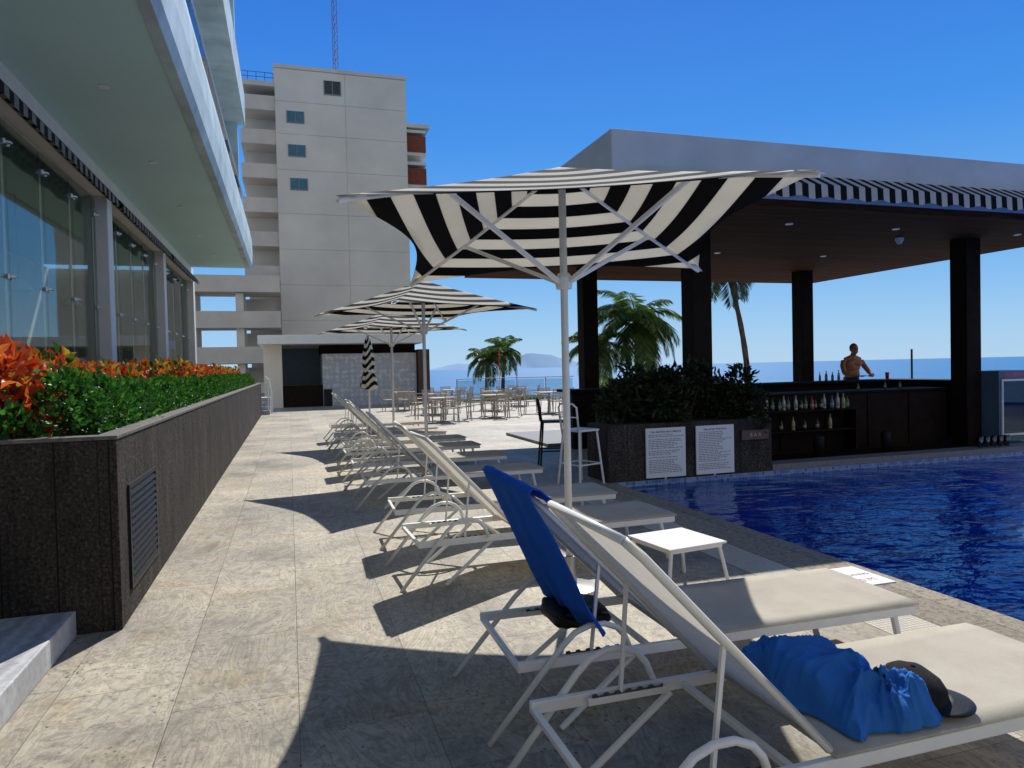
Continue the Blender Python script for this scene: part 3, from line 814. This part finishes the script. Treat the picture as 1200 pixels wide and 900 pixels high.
sc = thing('security_camera', (10.4, 10, 3.75), 'small white dome security camera fixed under bar ceiling', 'camera')
B().lathe([(.07, 0), (.07, -.05)], 14, (10.4, 10, 3.749)).obj('mount', m_white, sc)
B().ell((10.4, 10, 3.69), (.055, .055, .055)).obj('dome', m_white, sc, True)
B().box(6.75, 20, BARY, BARY + .35, .0, .09).obj('ledge', m_topstone, BP, bevel=.006)
B().box(4.1, 20, BARY - .012, BARY - .001, -.3, .0).obj('mosaic_band', m_mosaic, BP)
B().box(6.75, 14.5, BARY + .352, 12.5, .004, .012).obj('floor', m_dwood, BP)
bp = thing('bar_planter', (5.4, 9.1, 0), 'dark stone planter box wrapping the bar corner by the pool', 'planter')
B().box(4.1, 6.74, BARY + .004, 9.5, 0, .78).box(5.0, 6.0, 9.502, 11.2, 0, .78).obj('wall', m_dark, bp, bevel=.006)
tr = []
for s_ in range(3):
    rad = (.40, .38, .62); tr.append((foliage(71 + s_, 1100, rad, .11, .022, 16, .42, -.1).mesh('trailing_leaves', m_darkleaf), stem(rad).mesh('trailing_stem', m_stem)))
pos = [(4.50, 9.25), (4.85, 9.27), (5.2, 9.3), (5.6, 9.28), (6.0, 9.3), (6.5, 9.0), (5.3, 9.8), (5.4, 10.3), (5.0, 9.4), (5.8, 9.4), (5.6, 10.8), (6.4, 9.3)]
for i, p in enumerate(pos):
    plant('trailing_plant', tr[i % 3], (p[0], p[1], .72 if i != 5 else .60), 'dark leafy trailing plant spilling over bar planter edge', 'plant', 'plants around the bar', R.uniform(.95, 1.15) if i not in (0, 4, 5) else .78)
def signboard(x0, x1, head, seed, lab_):
    r = random.Random(seed)
    e = thing('sign_board', ((x0 + x1) / 2, 8.76, .03), lab_, 'sign', 'pool rules boards')
    B().box(x0, x1, 8.765, 8.785, .03, .72).obj('board', m_paper, e, bevel=.003)
    text('lettering', head, .043, m_ink, e, ((x0 + x1) / 2, 8.764, .655))
    b = B(); z = .62
    while z > .09:
        wdt = r.uniform(.55, .97) * (x1 - x0 - .08); xs = x0 + .04
        while xs < x0 + .04 + wdt:
            l = r.uniform(.02, .06)
            if xs + l > x1 - .03: break
            b.box(xs, xs + l, 8.7625, 8.7648, z, z + .009); xs += l + .012
        z -= .024 if r.random() > .12 else .04
    b.obj('fine_print', m_inkg, e, kind='stuff')
    B().box((x0 + x1) / 2 - .015, (x0 + x1) / 2 + .015, 8.786, 8.80, 0, .5).obj('stand', m_steel, e)
signboard(4.66, 5.28, 'Uso del Área de la Alberca', 3, 'white pool rules board in Spanish leaning on bar planter')
signboard(5.45, 6.07, 'Use of the Pool Area', 4, 'white pool rules board in English leaning on bar planter')
bs = B().box(6.2, 6.66, 8.76, 8.80, .48, .62).obj('name_plate', m_plaque, bevel=.004)
tag(bs, 'small brown plaque with pale letters on bar planter', 'sign')
text('lettering', 'B A R', .08, m_chair, bs, (6.43, 8.757, .525))
bc = thing('bar_counter', (9.3, 9.9, 0), 'dark bar work counter with bottle shelf and stone top', 'bar counter')
B().box(6.95, 11.6, 10.2, 10.75, 0, 1.02).obj('panel', m_dwood, bc, bevel=.01)
B().box(6.9, 11.65, 10.15, 10.8, 1.022, 1.055).obj('countertop', m_dwood, bc, bevel=.006)
B().box(6.95, 9.3, 9.85, 10.148, .76, .785).box(6.95, 6.99, 9.85, 10.148, .05, .76).box(9.26, 9.3, 9.85, 10.148, .05, .76).box(6.991, 9.259, 9.85, 10.148, .42, .44).obj('shelf', m_dwood, bc)
b = B()
for k in range(5): b.box(7.05 + k * .93, 7.93 + k * .93, 10.18, 10.198, .08, .98)
b.obj('door', m_dwood, bc)
bc2 = thing('bar_counter', (9, 13, 0), 'long dark guest bar counter with dark wooden top', 'bar counter')
B().box(5.2, 13.4, 12.7, 13.15, 0, 1.1).obj('panel', m_dwood, bc2, bevel=.01)
B().box(5.1, 13.5, 12.55, 13.3, 1.102, 1.15).obj('countertop', m_dwood, bc2, bevel=.006)
bc3 = thing('bar_counter', (13, 11.5, 0), 'dark side counter closing the bar beside the fridge', 'bar counter')
B().box(12.9, 13.4, 10.6, 12.54, 0, 1.1).obj('panel', m_dwood, bc3, bevel=.01)
B().box(12.85, 13.5, 10.5, 12.54, 1.102, 1.15).obj('countertop', m_dwood, bc3, bevel=.006)
bx = thing('storage_box', (7.8, 12.86, 1.152), 'grey blue ice chest standing on bar counter', 'box')
B().box(7.1, 8.5, 12.62, 13.1, 1.152, 1.30).obj('body', m_bluebag, bx, bevel=.02)
B().box(7.08, 8.52, 12.6, 13.12, 1.302, 1.33).obj('lid', m_topstone, bx, bevel=.01)
bcols = [(.03, .12, .04), (.28, .11, .03), (.45, .45, .42), (.02, .02, .02), (.4, .03, .02), (.45, .36, .12), (.05, .14, .35)]
bm = []
for i, c in enumerate(bcols):
    mt = M('bottle_glass_%d' % i, c, .15, .1, 9, 0)
    h = .26 + .02 * (i % 3)
    me = B().lathe([(.036, 0), (.038, .01), (.038, h * .55), (.03, h * .66), (.014, h * .76), (.013, h * .96), (.016, h * .965), (.016, h)], 14).mesh('bottle_body', mt, True)
    lb = B().lathe([(.0388, h * .15), (.0388, h * .42)], 14).mesh('bottle_label', m_label, True)
    bm.append((me, lb))
def bottle(x, y, z, i, s=1):
    o = bpy.data.objects.new('bottle', bm[i][0]); COL.objects.link(o); o.location = (x, y, z); o.scale = (s,) * 3
    l = bpy.data.objects.new('paper_label', bm[i][1]); COL.objects.link(l); l.parent = o
    names = ['green', 'amber', 'clear', 'black', 'red', 'golden', 'blue']
    tag(o, names[i] + ' glass bottle standing on the bar', 'bottle', 'bottles on the bar')
for k in range(21): bottle(7.05 + k * .106 + R.uniform(-.01, .01), 9.98 + R.uniform(-.05, .05), .786, R.randrange(7), R.uniform(.7, .86))
for k in range(8): bottle(7.1 + k * .25 + R.uniform(-.03, .03), 10.0, .441, R.choice((0, 1, 3, 3, 5)), R.uniform(.7, .9))
for k in range(3): bottle(9.9 + k * .5 + R.uniform(-.1, .1), 10.42, 1.056, R.choice((0, 1, 3)), R.uniform(.5, .7))
for k in range(4): bottle(11.2 + k * .17, 12.95, 1.152, R.randrange(7), R.uniform(.6, .8))
def cup(x, y, z, lab_='clear drinking glass on the bar ledge', m=m_cupglass, s=1):
    o = B().lathe([(.028 * s, 0), (.038 * s, .13 * s), (.035 * s, .13 * s), (.026 * s, .008)], 14, (x, y, z)).obj('drinking_glass', m, None, True)
    tag(o, lab_, 'glass', 'glasses on the bar')
for k in range(5): cup(11.0 + k * .15, BARY + .18, .09, s=1.4)
cup(12.98, 12.86, 1.152, 'red iced drink in a glass on the bar counter', m_red, 1.2)
for (x, yy, r_) in ((8.35, 9.7, .09), (9.85, 9.8, .08)):
    e = thing('waste_bin', (x, yy, 0), 'round dark bin with lid inside the bar', 'bin', 'bins inside the bar')
    B().lathe([(r_ * .85, .013), (r_, .30), (r_, .31)], 20, (x, yy, 0)).obj('body', m_black, e, True)
    B().lathe([(r_ * 1.05, .312), (r_ * 1.05, .33), (r_ * .6, .36)], 20, (x, yy, 0)).obj('lid', m_black, e, True)
FXo = -.13
f = thing('drinks_fridge', (12.37, 9.7, 0), 'white display fridge with blue lit glass door full of drinks', 'fridge')
def fbx(b, x0, x1, *a): return b.box(x0 + FXo, x1 + FXo, *a)
b = B()
for a in ((12.1, 12.14, 9.4, 10, .09, 1.35), (12.8, 12.84, 9.4, 10, .09, 1.35), (12.141, 12.799, 9.4, 10, .09, .2), (12.141, 12.799, 9.4, 10, 1.2, 1.35), (12.141, 12.799, 9.95, 10, .2, 1.2)): fbx(b, *a)
b.obj('body', m_bluebag, f, bevel=.005)
fbx(B(), 12.16, 12.78, 9.9, 9.94, .2, 1.2).obj('interior', m_fridge_in, f)
dr = fbx(B(), 12.17, 12.77, 9.378, 9.39, .24, 1.16).obj('door', m_rail_glass, f)
b = B()
for a in ((12.14, 12.17, 9.37, 9.395, .2, 1.2), (12.77, 12.80, 9.37, 9.395, .2, 1.2), (12.171, 12.769, 9.37, 9.395, .2, .235), (12.171, 12.769, 9.37, 9.395, 1.165, 1.2)): fbx(b, *a)
c = b.obj('door_frame', m_white, dr); c.matrix_parent_inverse = Matrix.Identity(4)
b = B()
for z in (.21, .5, .8): fbx(b, 12.16, 12.78, 9.45, 9.9, z, z + .012)
b.obj('shelf', m_steel, f)
b = B()
for z in (.222, .512, .812):
    for k in range(7): b.lathe([(.033, 0), (.033, .15), (.013, .2), (.013, .24)], 10, (12.21 + FXo + k * .087, 9.55, z))
b.obj('bottle_row', m_purple, f, kind='stuff')
fbx(B(), 12.2, 12.74, 9.395, 9.399, 1.23, 1.32).obj('header_sign', m_header, f)

def stool(x, y, rz, mat, lab_, seat=.75):
    e = thing('bar_stool', (x, y, 0), lab_, 'bar stool', 'bar stools')
    B().box(x - .19, x + .19, y - .19, y + .19, seat - .03, seat).obj('seat', mat, e, bevel=.012)
    for sx in (-1, 1):
        for sy in (-1, 1):
            B().tube([(x + sx * .16, y + sy * .16, seat - .02), (x + sx * .22, y + sy * .22, 0)], .015, 8).obj('leg', mat, e)
    b = B(); z = .28
    c = [(x - .2, y - .2), (x + .2, y - .2), (x + .2, y + .2), (x - .2, y + .2)]
    for i in range(4): b.tube([(c[i][0], c[i][1], z), (c[(i + 1) % 4][0], c[(i + 1) % 4][1], z)], .011, 6)
    b.obj('footrest', mat, e)
    b = B().tube([(x - .17, y + .18, seat - .02), (x - .18, y + .22, seat + .3), (x - .12, y + .24, seat + .35), (x + .12, y + .24, seat + .35), (x + .18, y + .22, seat + .3), (x + .17, y + .18, seat - .02)], .014, 8)
    b.tube([(x - .18, y + .215, seat + .17), (x + .18, y + .215, seat + .17)], .01, 6)
    b.obj('backrest', mat, e, True)
    e.rotation_euler = (0, 0, rz)
stool(3.76, 8.95, math.radians(110), m_polew, 'white metal bar stool with low back beside bar planter')
stool(3.98, 10.6, math.radians(75), m_black, 'black bar stool with low back beside the bar')
for x in (6.0, 9.2, 10.2, 11.2): stool(x, 13.75, math.radians(0), m_black, 'black bar stool with low back beside the bar')
mp = thing('flag_pole', (21.3, 20, 0), 'thin dark mast standing on the terrace', 'pole')
B().tube([(21.3, 20, 0), (21.3, 20, 1.95)], .035, 8).obj('mast', m_black, mp)
B().lathe([(.12, 0), (.12, .04), (.05, .06)], 12, (21.3, 20, 0)).obj('base', m_black, mp)
fp = thing('flag_pole', (9.6, 32.6, 0), 'slim white and red pole at terrace edge', 'pole')
B().tube([(9.6, 32.6, 0), (9.6, 32.6, 1.5)], .03, 8).obj('mast', m_polew, fp)
B().tube([(9.6, 32.6, 1.501), (9.6, 32.6, 2.5)], .03, 8).obj('red_top', m_redink, fp)

# ------------------------------------------------------------ person
def person(x, y, z):
    b = B()
    def T(pts, rs): b.tube(pts, rs, 14)
    for s in (-1, 1):
        T([(s * .09, .0, .98), (s * .10, .0, .80), (s * .105, -.01, .52), (s * .10, .02, .46), (s * .10, .03, .30), (s * .10, .03, .08)], [.105, .095, .065, .058, .060, .04])
        b.ell((s * .105, -.05, .045), (.048, .13, .045))
    b.ell((0, .02, 1.0), (.165, .12, .13)); b.ell((0, -.02, 1.14), (.165, .13, .15)); b.ell((0, -.03, 1.28), (.175, .125, .15)); b.ell((0, -.05, 1.38), (.19, .115, .11))
    b.ell((-.09, -.12, 1.35), (.09, .05, .07)); b.ell((.09, -.12, 1.35), (.09, .05, .07))
    T([(0, -.05, 1.42), (0, -.075, 1.50), (0, -.09, 1.57)], [.075, .06, .058])
    T([(-.17, -.04, 1.43), (-.05, -.06, 1.48), (.05, -.06, 1.48), (.17, -.04, 1.43)], [.055, .06, .06, .055])
    for s in (-1, 1):
        T([(s * .19, -.04, 1.41), (s * .24, -.08, 1.30), (s * .28, -.20, 1.16), (s * .28, -.31, 1.10), (s * .21, -.42, 1.095), (s * .12, -.50, 1.09)], [.062, .056, .046, .043, .04, .027])
        b.ell((s * .085, -.535, 1.085), (.045, .045, .018))
        for k, (dx, l) in enumerate(((.03, .07), (.01, .08), (-.01, .075), (-.028, .06))):
            p0 = Vector((s * .085 + dx, -.56, 1.085)); p1 = p0 + Vector((-s * .012, -l * .55, .010)); p2 = p1 + Vector((-s * .008, -l * .5, -.012))
            b.tube([p0, p1, p2], [.0095, .009, .0075], 8)
        b.tube([(s * .11, -.52, 1.085), (s * .115, -.57, 1.085), (s * .1, -.60, 1.082)], [.012, .010, .009], 8)
    hc = Vector((0, -.115, 1.67))
    b.ell(hc, (.077, .095, .112)); b.ell(hc + Vector((0, -.03, -.05)), (.062, .07, .07)); b.ell(hc + Vector((0, -.1, -.012)), (.014, .022, .026))
    b.ell(hc + Vector((0, -.082, -.09)), (.022, .02, .016)); b.ell(hc + Vector((0, -.088, -.055)), (.028, .012, .007)); b.ell(hc + Vector((0, -.082, .025)), (.05, .014, .01))
    for s in (-1, 1): b.ell(hc + Vector((s * .08, .005, -.005)), (.012, .02, .032))
    o = b.obj('person', m_skin, None, True)
    md = o.modifiers.new('r', 'REMESH'); md.mode = 'VOXEL'; md.voxel_size = .0085; md.use_smooth_shade = True
    sm = o.modifiers.new('s', 'SMOOTH'); sm.iterations = 3; sm.factor = .5
    o.location = (x, y, z); o.rotation_euler = (0, 0, math.radians(-12)); o.scale = (1.1, 1.1, 1.08)
    tag(o, 'shirtless tanned man leaning forearms on the bar counter', 'person')
    def ch(bb, name, mat):
        c = bpy.data.objects.new(name, bb.mesh(name, mat, True)); COL.objects.link(c); c.parent = o; return c
    hb = B(); hb.ell(hc + Vector((0, .018, .018)), (.083, .092, .108), 20, 14)
    hb.v = [(v[0], v[1], max(v[2], hc.z - .05)) for v in hb.v]
    hb.v = [((v[0], max(v[1], hc.y - .062), v[2])) for v in hb.v]
    ch(hb, 'hair', m_hair)
    eb = B()
    for s in (-1, 1): eb.ell(hc + Vector((s * .03, -.083, .003)), (.011, .009, .006), 10, 6)
    ch(eb, 'eyes', m_black)
    tb = B()
    tb.tube([(0, .01, 1.06), (0, .01, .98), (0, .01, .86)], [.182, .195, .2], 20, .78, False)
    for s in (-1, 1): tb.tube([(s * .10, .0, .90), (s * .105, .0, .75), (s * .11, -.01, .58)], [.115, .118, .12], 16)
    ch(tb, 'swim_trunks', m_trunks)
person(12.72, 13.66, 0.06)
B().box(4.9, 13.8, 13.32, 16.2, .0, .06).obj('floor_plinth', m_topstone, BP)

# ------------------------------------------------------------ patio furniture
def chair_meshes():
    e = thing('patio_chair', (0, 0, 0), 'beige woven patio chair beside a square table', 'chair', 'patio chairs')
    B().box(-.22, .22, -.22, .22, .42, .45).obj('seat', m_chair, e, bevel=.01)
    for sx in (-1, 1):
        for sy in (-1, 1): B().tube([(sx * .2, sy * .2, .43), (sx * .22, sy * .23, 0)], .016, 6).obj('leg', m_chair, e)
    b = B()
    b.tube([(-.2, .2, .44), (-.22, .27, .85), (.22, .27, .85), (.2, .2, .44)], .016, 6)
    for k in range(6): b.box(-.21, .21, .225 + k * .007, .235 + k * .007, .52 + k * .055, .55 + k * .055)
    b.tube([(-.22, .22, .64), (-.24, -.18, .64), (-.22, -.21, .43)], .014, 6).tube([(.22, .22, .64), (.24, -.18, .64), (.22, -.21, .43)], .014, 6)
    b.obj('backrest', m_chair, e)
    return e
ch0 = chair_meshes()
def ptable(x, y):
    e = thing('patio_table', (x, y, 0), 'square beige patio table with central pedestal on terrace', 'table', 'patio tables')
    B().box(x - .4, x + .4, y - .4, y + .4, .71, .74).obj('top', m_chair, e, bevel=.008)
    B().tube([(x, y, .03), (x, y, .71)], .035, 8).box(x - .25, x + .25, y - .25, y + .25, .003, .03).obj('pedestal', m_chair, e)
tabs = [(4.5, 21.5), (6.4, 22.4), (5.0, 25.2), (7.4, 26.0), (4.4, 28.6), (6.6, 29.6), (8.6, 23.2), (9.2, 28.5)]
cl = []
for (x, yy) in tabs:
    ptable(x, yy)
    for k in range(4): cl.append((x, yy, k))
for i, (x, yy, k) in enumerate(cl):
    a = k * math.pi / 2 + R.uniform(-.2, .2)
    loc = (x - math.sin(a) * .62, yy + math.cos(a) * .62, 0)
    if i == 0: ch0.location = loc; ch0.rotation_euler = (0, 0, a)
    else: copy_thing(ch0, loc, a)

tr_ = thing('terrace_railing', (10, 33, 0), 'glass terrace railing with slim posts above the sea', 'railing')
b = B(); gl = B(); x = 7.6
while x < 12.5:
    b.box(x - .02, x + .02, 33.0, 33.04, 0, 1.1); gl.box(x + .04, x + 1.42, 33.01, 33.022, .08, 1.04); x += 1.5
b.tube([(7.6, 33.02, 1.12), (13.6, 33.02, 1.12)], .02, 8)
b.obj('rail', m_inkg, tr_); gl.obj('glass_panel', m_rail_glass, tr_)

# ------------------------------------------------------------ palms
def palm(x, y, z0, z1, lean, rad, seed, nf=22, label='coconut palm with curved trunk and feathery crown', lm=None, tw=1.0):
    r = random.Random(seed)
    e = thing('palm_tree', (x, y, z0), label, 'palm tree', 'palm trees by the sea')
    top = Vector((x + lean[0], y + lean[1], z1)); pts = []
    for i in range(13):
        f = i / 12; pts.append((x + lean[0] * f * f, y + lean[1] * f * f, z0 + (z1 - z0) * f))
    B().tube(pts, [tw * (.17 - .075 * (i / 12) + (.012 if i % 2 else 0)) for i in range(13)], 10).obj('trunk', m_trunk, e, True)
    b = B()
    for k in range(nf):
        az = k * 2.399 + r.uniform(-.2, .2); el = math.radians(r.choice([75, 60, 45, 25, 10, -15]) + r.uniform(-10, 10))
        Lh = rad * r.uniform(.85, 1.2); n = 26; sp = []
        p = top.copy(); d_el = el
        for i in range(n + 1):
            sp.append(p.copy())
            d = Vector((math.cos(az) * math.cos(d_el), math.sin(az) * math.cos(d_el), math.sin(d_el)))
            p = p + d * (Lh / n); d_el -= math.radians(3.6 + 1.0 * math.cos(el)) * (1 if d_el > -1.4 else 0)
        b.tube(sp[::4] + [sp[-1]], [.022 * (1 - .8 * q / len(sp[::4])) for q in range(len(sp[::4]) + 1)], 4)
        for i in range(3, n):
            d = (sp[i + 1] - sp[i]).normalized(); side = d.cross(Vector((0, 0, 1)))
            if side.length < .05: side = Vector((-math.sin(az), math.cos(az), 0))
            side.normalize()
            f = i / n; ll = rad * .34 * math.sin(math.pi * (.12 + .83 * f)) + .05
            for s in (-1, 1):
                tdir = (side * s * .85 + d * .5 + Vector((0, 0, -.25 - r.uniform(0, .35)))).normalized()
                for q in range(2):
                    p0 = sp[i] + d * (Lh / n) * q * .5; p1 = p0 + tdir * ll * r.uniform(.8, 1.1)
                    wv = d * (rad * .011 + .005)
                    md_ = p0.lerp(p1, .5)
                    kx = len(b.v); b.v += [tuple(p0 - wv * .4), tuple(md_ - wv), tuple(p1 + Vector((0, 0, -.04))), tuple(md_ + wv)]; b.f.append((kx, kx + 1, kx + 2, kx + 3))
    b.obj('crown', lm or m_palm, e)
    if nf > 14:
        cb = B()
        for k in range(5):
            a = k * 1.256; cb.ell((top.x + .16 * math.cos(a), top.y + .16 * math.sin(a), top.z - .15), (.1, .1, .13), 8, 6)
        cb.obj('coconuts', m_trunk, e, True)
palm(12.8, 24.5, 0, 3.25, (-.1, 0), 2.05, 5, 40)
palm(10.9, 25, 0, 2.3, (.3, 0), 1.4, 8, 30, 'short palm with dense green fronds behind the bar')
palm(15.9, 22, 0, 5.1, (-.7, .3), 1.7, 9, 16, 'tall slim palm with drooping fronds beside the bar roof', m_palmd, .72)
palm(11.4, 42, -7, 2.1, (.2, 0), 1.6, 15, 26)
palm(13.0, 44, -7, 2.7, (.3, 0), 1.7, 16, 26)
scr = foliage(91, 2600, (1.6, 1.2, 1.3), .22, .045, 24, .35, .3).mesh('bush_leaves', m_palm)
stm = stem((1.2, 1, 1)).mesh('bush_stem', m_stem)
for i, (x, yy, z) in enumerate(((9.4, 38, -1.6), (11.2, 38.5, -1.3), (13.0, 38, -1.5), (15.0, 38.5, -1.7), (8.8, 18.2, -.1), (10.6, 21.5, -.1), (12.2, 22.5, -.1))):
    plant('green_bush', (scr, stm), (x, yy, z), 'rounded green bush beyond the terrace', 'bush', 'bushes beyond the terrace', .9 if z < -1 else .75)

# ------------------------------------------------------------ kitchen pavilion
K = thing('kitchen_pavilion', (3, 35, 0), 'low service pavilion with white roof and patterned tile wall', 'building')
B().box(-1.3, 6.2, 33.4, 39, 2.9, 3.3).obj('roof', m_white, K, bevel=.01)
B().box(-1.1, -.3, 34.3, 38.8, 0, 2.898).box(-.3, 1.5, 37, 37.2, 0, 2.898).obj('wall', m_cream, K)
B().box(1.5, 5.9, 34.3, 38.8, 0, 2.45).obj('tile_wall', m_talavera, K)
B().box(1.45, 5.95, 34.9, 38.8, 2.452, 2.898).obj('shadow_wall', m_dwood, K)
B().box(-.29, 1.49, 34.4, 35.0, 0, 1.0).obj('counter', m_dwood, K)
B().box(-.29, 1.49, 36.9, 36.98, 1.0, 2.8).obj('back_wall', m_bluebag, K)
B().box(5.95, 6.5, 34.0, 38, 0, 2.6).obj('side_wall', m_brownst, K)
B().box(1.52, 1.9, 34.27, 34.297, 0, .8).obj('door', m_black, K)

# ------------------------------------------------------------ tower
TW = thing('apartment_tower', (5, 70, 0), 'tall cream apartment tower with balconies and few small windows', 'building')
TY = 65; TX = 10.85
b = B()
b.box(-.5, TX, TY + .05, 78, -10, 28.0)
zl = [0, 3.1, 6.2, 9.3, 12.4, 15.5, 19.3, 22.4, 25.2, 28.0]
for i in range(len(zl) - 1):
    for (xa, xb) in ((-.5, 5.4), (5.46, TX)):
        b.box(xa, xb, TY, TY + .049, zl[i], zl[i + 1] - .05)
b.obj('wall', m_cream, TW)
B().box(-.6, TX + .1, TY - .08, 78, 28.002, 28.3).obj('parapet', m_creamd, TW)
for (x, z, w_, h_, mt) in ((4.35, 26.7, 1.4, 1.15, m_darkglass), (1.15, 23.9, 1.4, .95, m_tealglass), (1.2, 21.0, 1.4, .95, m_tealglass), (1.3, 18.1, 1.4, .95, m_tealglass)):
    wn = B().box(x - w_ / 2, x + w_ / 2, TY - .02, TY - .002, z - h_ / 2, z + h_ / 2).obj('window', mt, TW)
    fr = B()
    for xx in (x - w_ / 2, x, x + w_ / 2): fr.box(xx - .04, xx + .04, TY - .06, TY - .021, z - h_ / 2, z + h_ / 2)
    fr.box(x - w_ / 2 - .04, x + w_ / 2 + .04, TY - .07, TY - .002, z - h_ / 2 - .1, z - h_ / 2 - .002)
    c = fr.obj('frame', m_inkg, wn); c.matrix_parent_inverse = Matrix.Identity(4)
for i in range(9):
    z = 24.8 - i * 2.95
    bb = B().box(-3.4, -.52, TY + .6, TY + 7, z - .3, z).box(-3.4, -.52, TY + .6, TY + .75, z, z + .95).box(-3.4, -3.25, TY + .75, TY + 7, z, z + .95)
    bb.obj('balcony', m_creamd, TW)
B().box(-3.2, -.52, TY + 3.2, TY + 12, -8, 26.1).obj('wing_wall', m_cream, TW)
B().box(-3.6, -.52, TY + .4, TY + 12, 26.5, 26.9).obj('wing_roof', m_creamd, TW)
b = B()
for k in range(5): b.tube([(-3.4 + k * .7, TY + .6, 26.9), (-3.4 + k * .7, TY + .6, 27.7)], .03, 6)
b.tube([(-3.4, TY + .6, 27.7), (-.6, TY + .6, 27.7)], .03, 6).tube([(-3.4, TY + .6, 27.3), (-.6, TY + .6, 27.3)], .03, 6)
b.obj('roof_railing', M('blue_rail_paint', (.05, .15, .35), .5), TW)
for i in range(4):
    z = 8.6 - i * 2.9
    B().box(-9, -.52, TY - 3.5, TY + .55, z - .35, z).box(-9, -.52, TY - 3.5, TY - 3.35, z, z + 1.0).obj('balcony', m_creamd, TW)
B().box(-9, -7, TY - 3, TY + .5, -8, 8.2).box(-4, -3.4, TY - 3, TY + .5, -8, 8.2).obj('lower_wing_wall', m_cream, TW)
for z in (22.2, 19.2):
    B().box(TX + .02, 12.9, TY + 1.5, TY + 6, z - .5, z - .2).box(TX + .02, 12.9, TY + 1.5, TY + 6, z + 1.62, z + 1.9).obj('balcony', m_cream, TW)
    B().box(TX + .02, 12.85, TY + 1.4, TY + 1.6, z - .198, z + 1.3).box(12.7, 12.85, TY + 1.6, TY + 6, z - .198, z + 1.3).obj('balcony_parapet', m_brick, TW)
B().box(TX + .02, 12.6, TY + 3, TY + 8, 18.5, 24.2).obj('side_wall', m_cream, TW)
B().box(TX + .02, 13.2, TY + 1.2, TY + 8, 24.202, 24.55).obj('side_roof', m_creamd, TW)
AN = thing('antenna_mast', (4.9, 68, 28.3), 'red and white lattice antenna mast on tower roof', 'antenna')
mr, mw = B(), B()
z = 28.3
k = 0
while z < 40:
    tgt = mr if (k // 2) % 2 else mw
    for (ax, ay) in ((-.22, -.2), (.22, -.2), (0, .22)): tgt.tube([(4.9 + ax, 68 + ay, z), (4.9 + ax, 68 + ay, z + .8)], .025, 5)
    for (p, q) in (((-.22, -.2), (.22, -.2)), ((.22, -.2), (0, .22)), ((0, .22), (-.22, -.2))):
        tgt.tube([(4.9 + p[0], 68 + p[1], z), (4.9 + q[0], 68 + q[1], z + .8)], .018, 4)
    z += .8; k += 1
mr.obj('lattice_red', M('faded_red_steel', (.30, .06, .06), .6), AN); mw.obj('lattice_white', m_topstone, AN)

# ------------------------------------------------------------ light
AZ = math.radians(25.4); EL = math.radians(48)
sd = bpy.data.lights.new('Sun', 'SUN'); sd.energy = 5.0; sd.angle = math.radians(.5); sd.color = (1, .975, .93)
so = bpy.data.objects.new('Sun', sd); COL.objects.link(so)
sv = Vector((math.sin(AZ) * math.cos(EL), math.cos(AZ) * math.cos(EL), math.sin(EL)))
so.rotation_euler = sv.to_track_quat('Z', 'Y').to_euler(); so.location = (0, 0, 60)
wd = bpy.data.worlds.new('World'); scene.world = wd; wd.use_nodes = True
t = wd.node_tree; t.nodes.clear()
out = t.nodes.new('ShaderNodeOutputWorld'); bg = t.nodes.new('ShaderNodeBackground')
sk = t.nodes.new('ShaderNodeTexSky'); sk.sky_type = 'NISHITA'; sk.sun_disc = False; sk.sun_elevation = EL; sk.sun_rotation = AZ
sk.altitude = 0; sk.air_density = 1.0; sk.dust_density = .3; sk.ozone_density = 2.0
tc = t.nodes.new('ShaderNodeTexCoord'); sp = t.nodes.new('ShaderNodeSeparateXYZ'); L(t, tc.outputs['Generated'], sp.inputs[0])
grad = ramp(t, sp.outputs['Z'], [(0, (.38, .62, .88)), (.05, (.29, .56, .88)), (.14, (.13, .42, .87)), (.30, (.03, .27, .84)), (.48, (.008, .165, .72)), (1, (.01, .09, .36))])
fill_haze = ramp(t, sp.outputs['Z'], [(0, (.54, .53, .50)), (.35, (.50, .51, .52)), (1, (.03, .09, .30))])  # pale haze added to the unseen sky behind the camera, lifts shaded fronts
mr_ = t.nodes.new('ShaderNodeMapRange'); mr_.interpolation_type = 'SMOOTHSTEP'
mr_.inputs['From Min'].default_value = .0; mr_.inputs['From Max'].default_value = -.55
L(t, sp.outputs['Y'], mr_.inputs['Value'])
g1 = mix(t, mr_.outputs[0], grad, fill_haze)
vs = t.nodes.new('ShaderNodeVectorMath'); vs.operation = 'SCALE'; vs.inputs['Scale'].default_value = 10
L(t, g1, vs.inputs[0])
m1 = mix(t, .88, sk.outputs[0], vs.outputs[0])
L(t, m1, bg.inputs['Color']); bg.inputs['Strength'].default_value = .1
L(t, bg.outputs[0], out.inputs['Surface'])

# ------------------------------------------------------------ camera
th = math.radians(17.4); pt = math.radians(1.3); ro = math.radians(1.3)
f = Vector((math.sin(th) * math.cos(pt), math.cos(th) * math.cos(pt), -math.sin(pt)))
r0 = Vector((math.cos(th), -math.sin(th), 0)); u0 = r0.cross(f)
rr = r0 * math.cos(ro) - u0 * math.sin(ro); uu = r0 * math.sin(ro) + u0 * math.cos(ro)
mt = Matrix((rr, uu, -f)).transposed().to_4x4(); mt.translation = (0, 0, 1.6)
cd = bpy.data.cameras.new('Camera'); cd.sensor_width = 36; cd.lens = 24.96; cd.clip_start = .05; cd.clip_end = 70000
co = bpy.data.objects.new('Camera', cd); COL.objects.link(co); co.matrix_world = mt
scene.camera = co
scene.view_settings.view_transform = 'Standard'; scene.view_settings.look = 'None'; scene.view_settings.exposure = 0
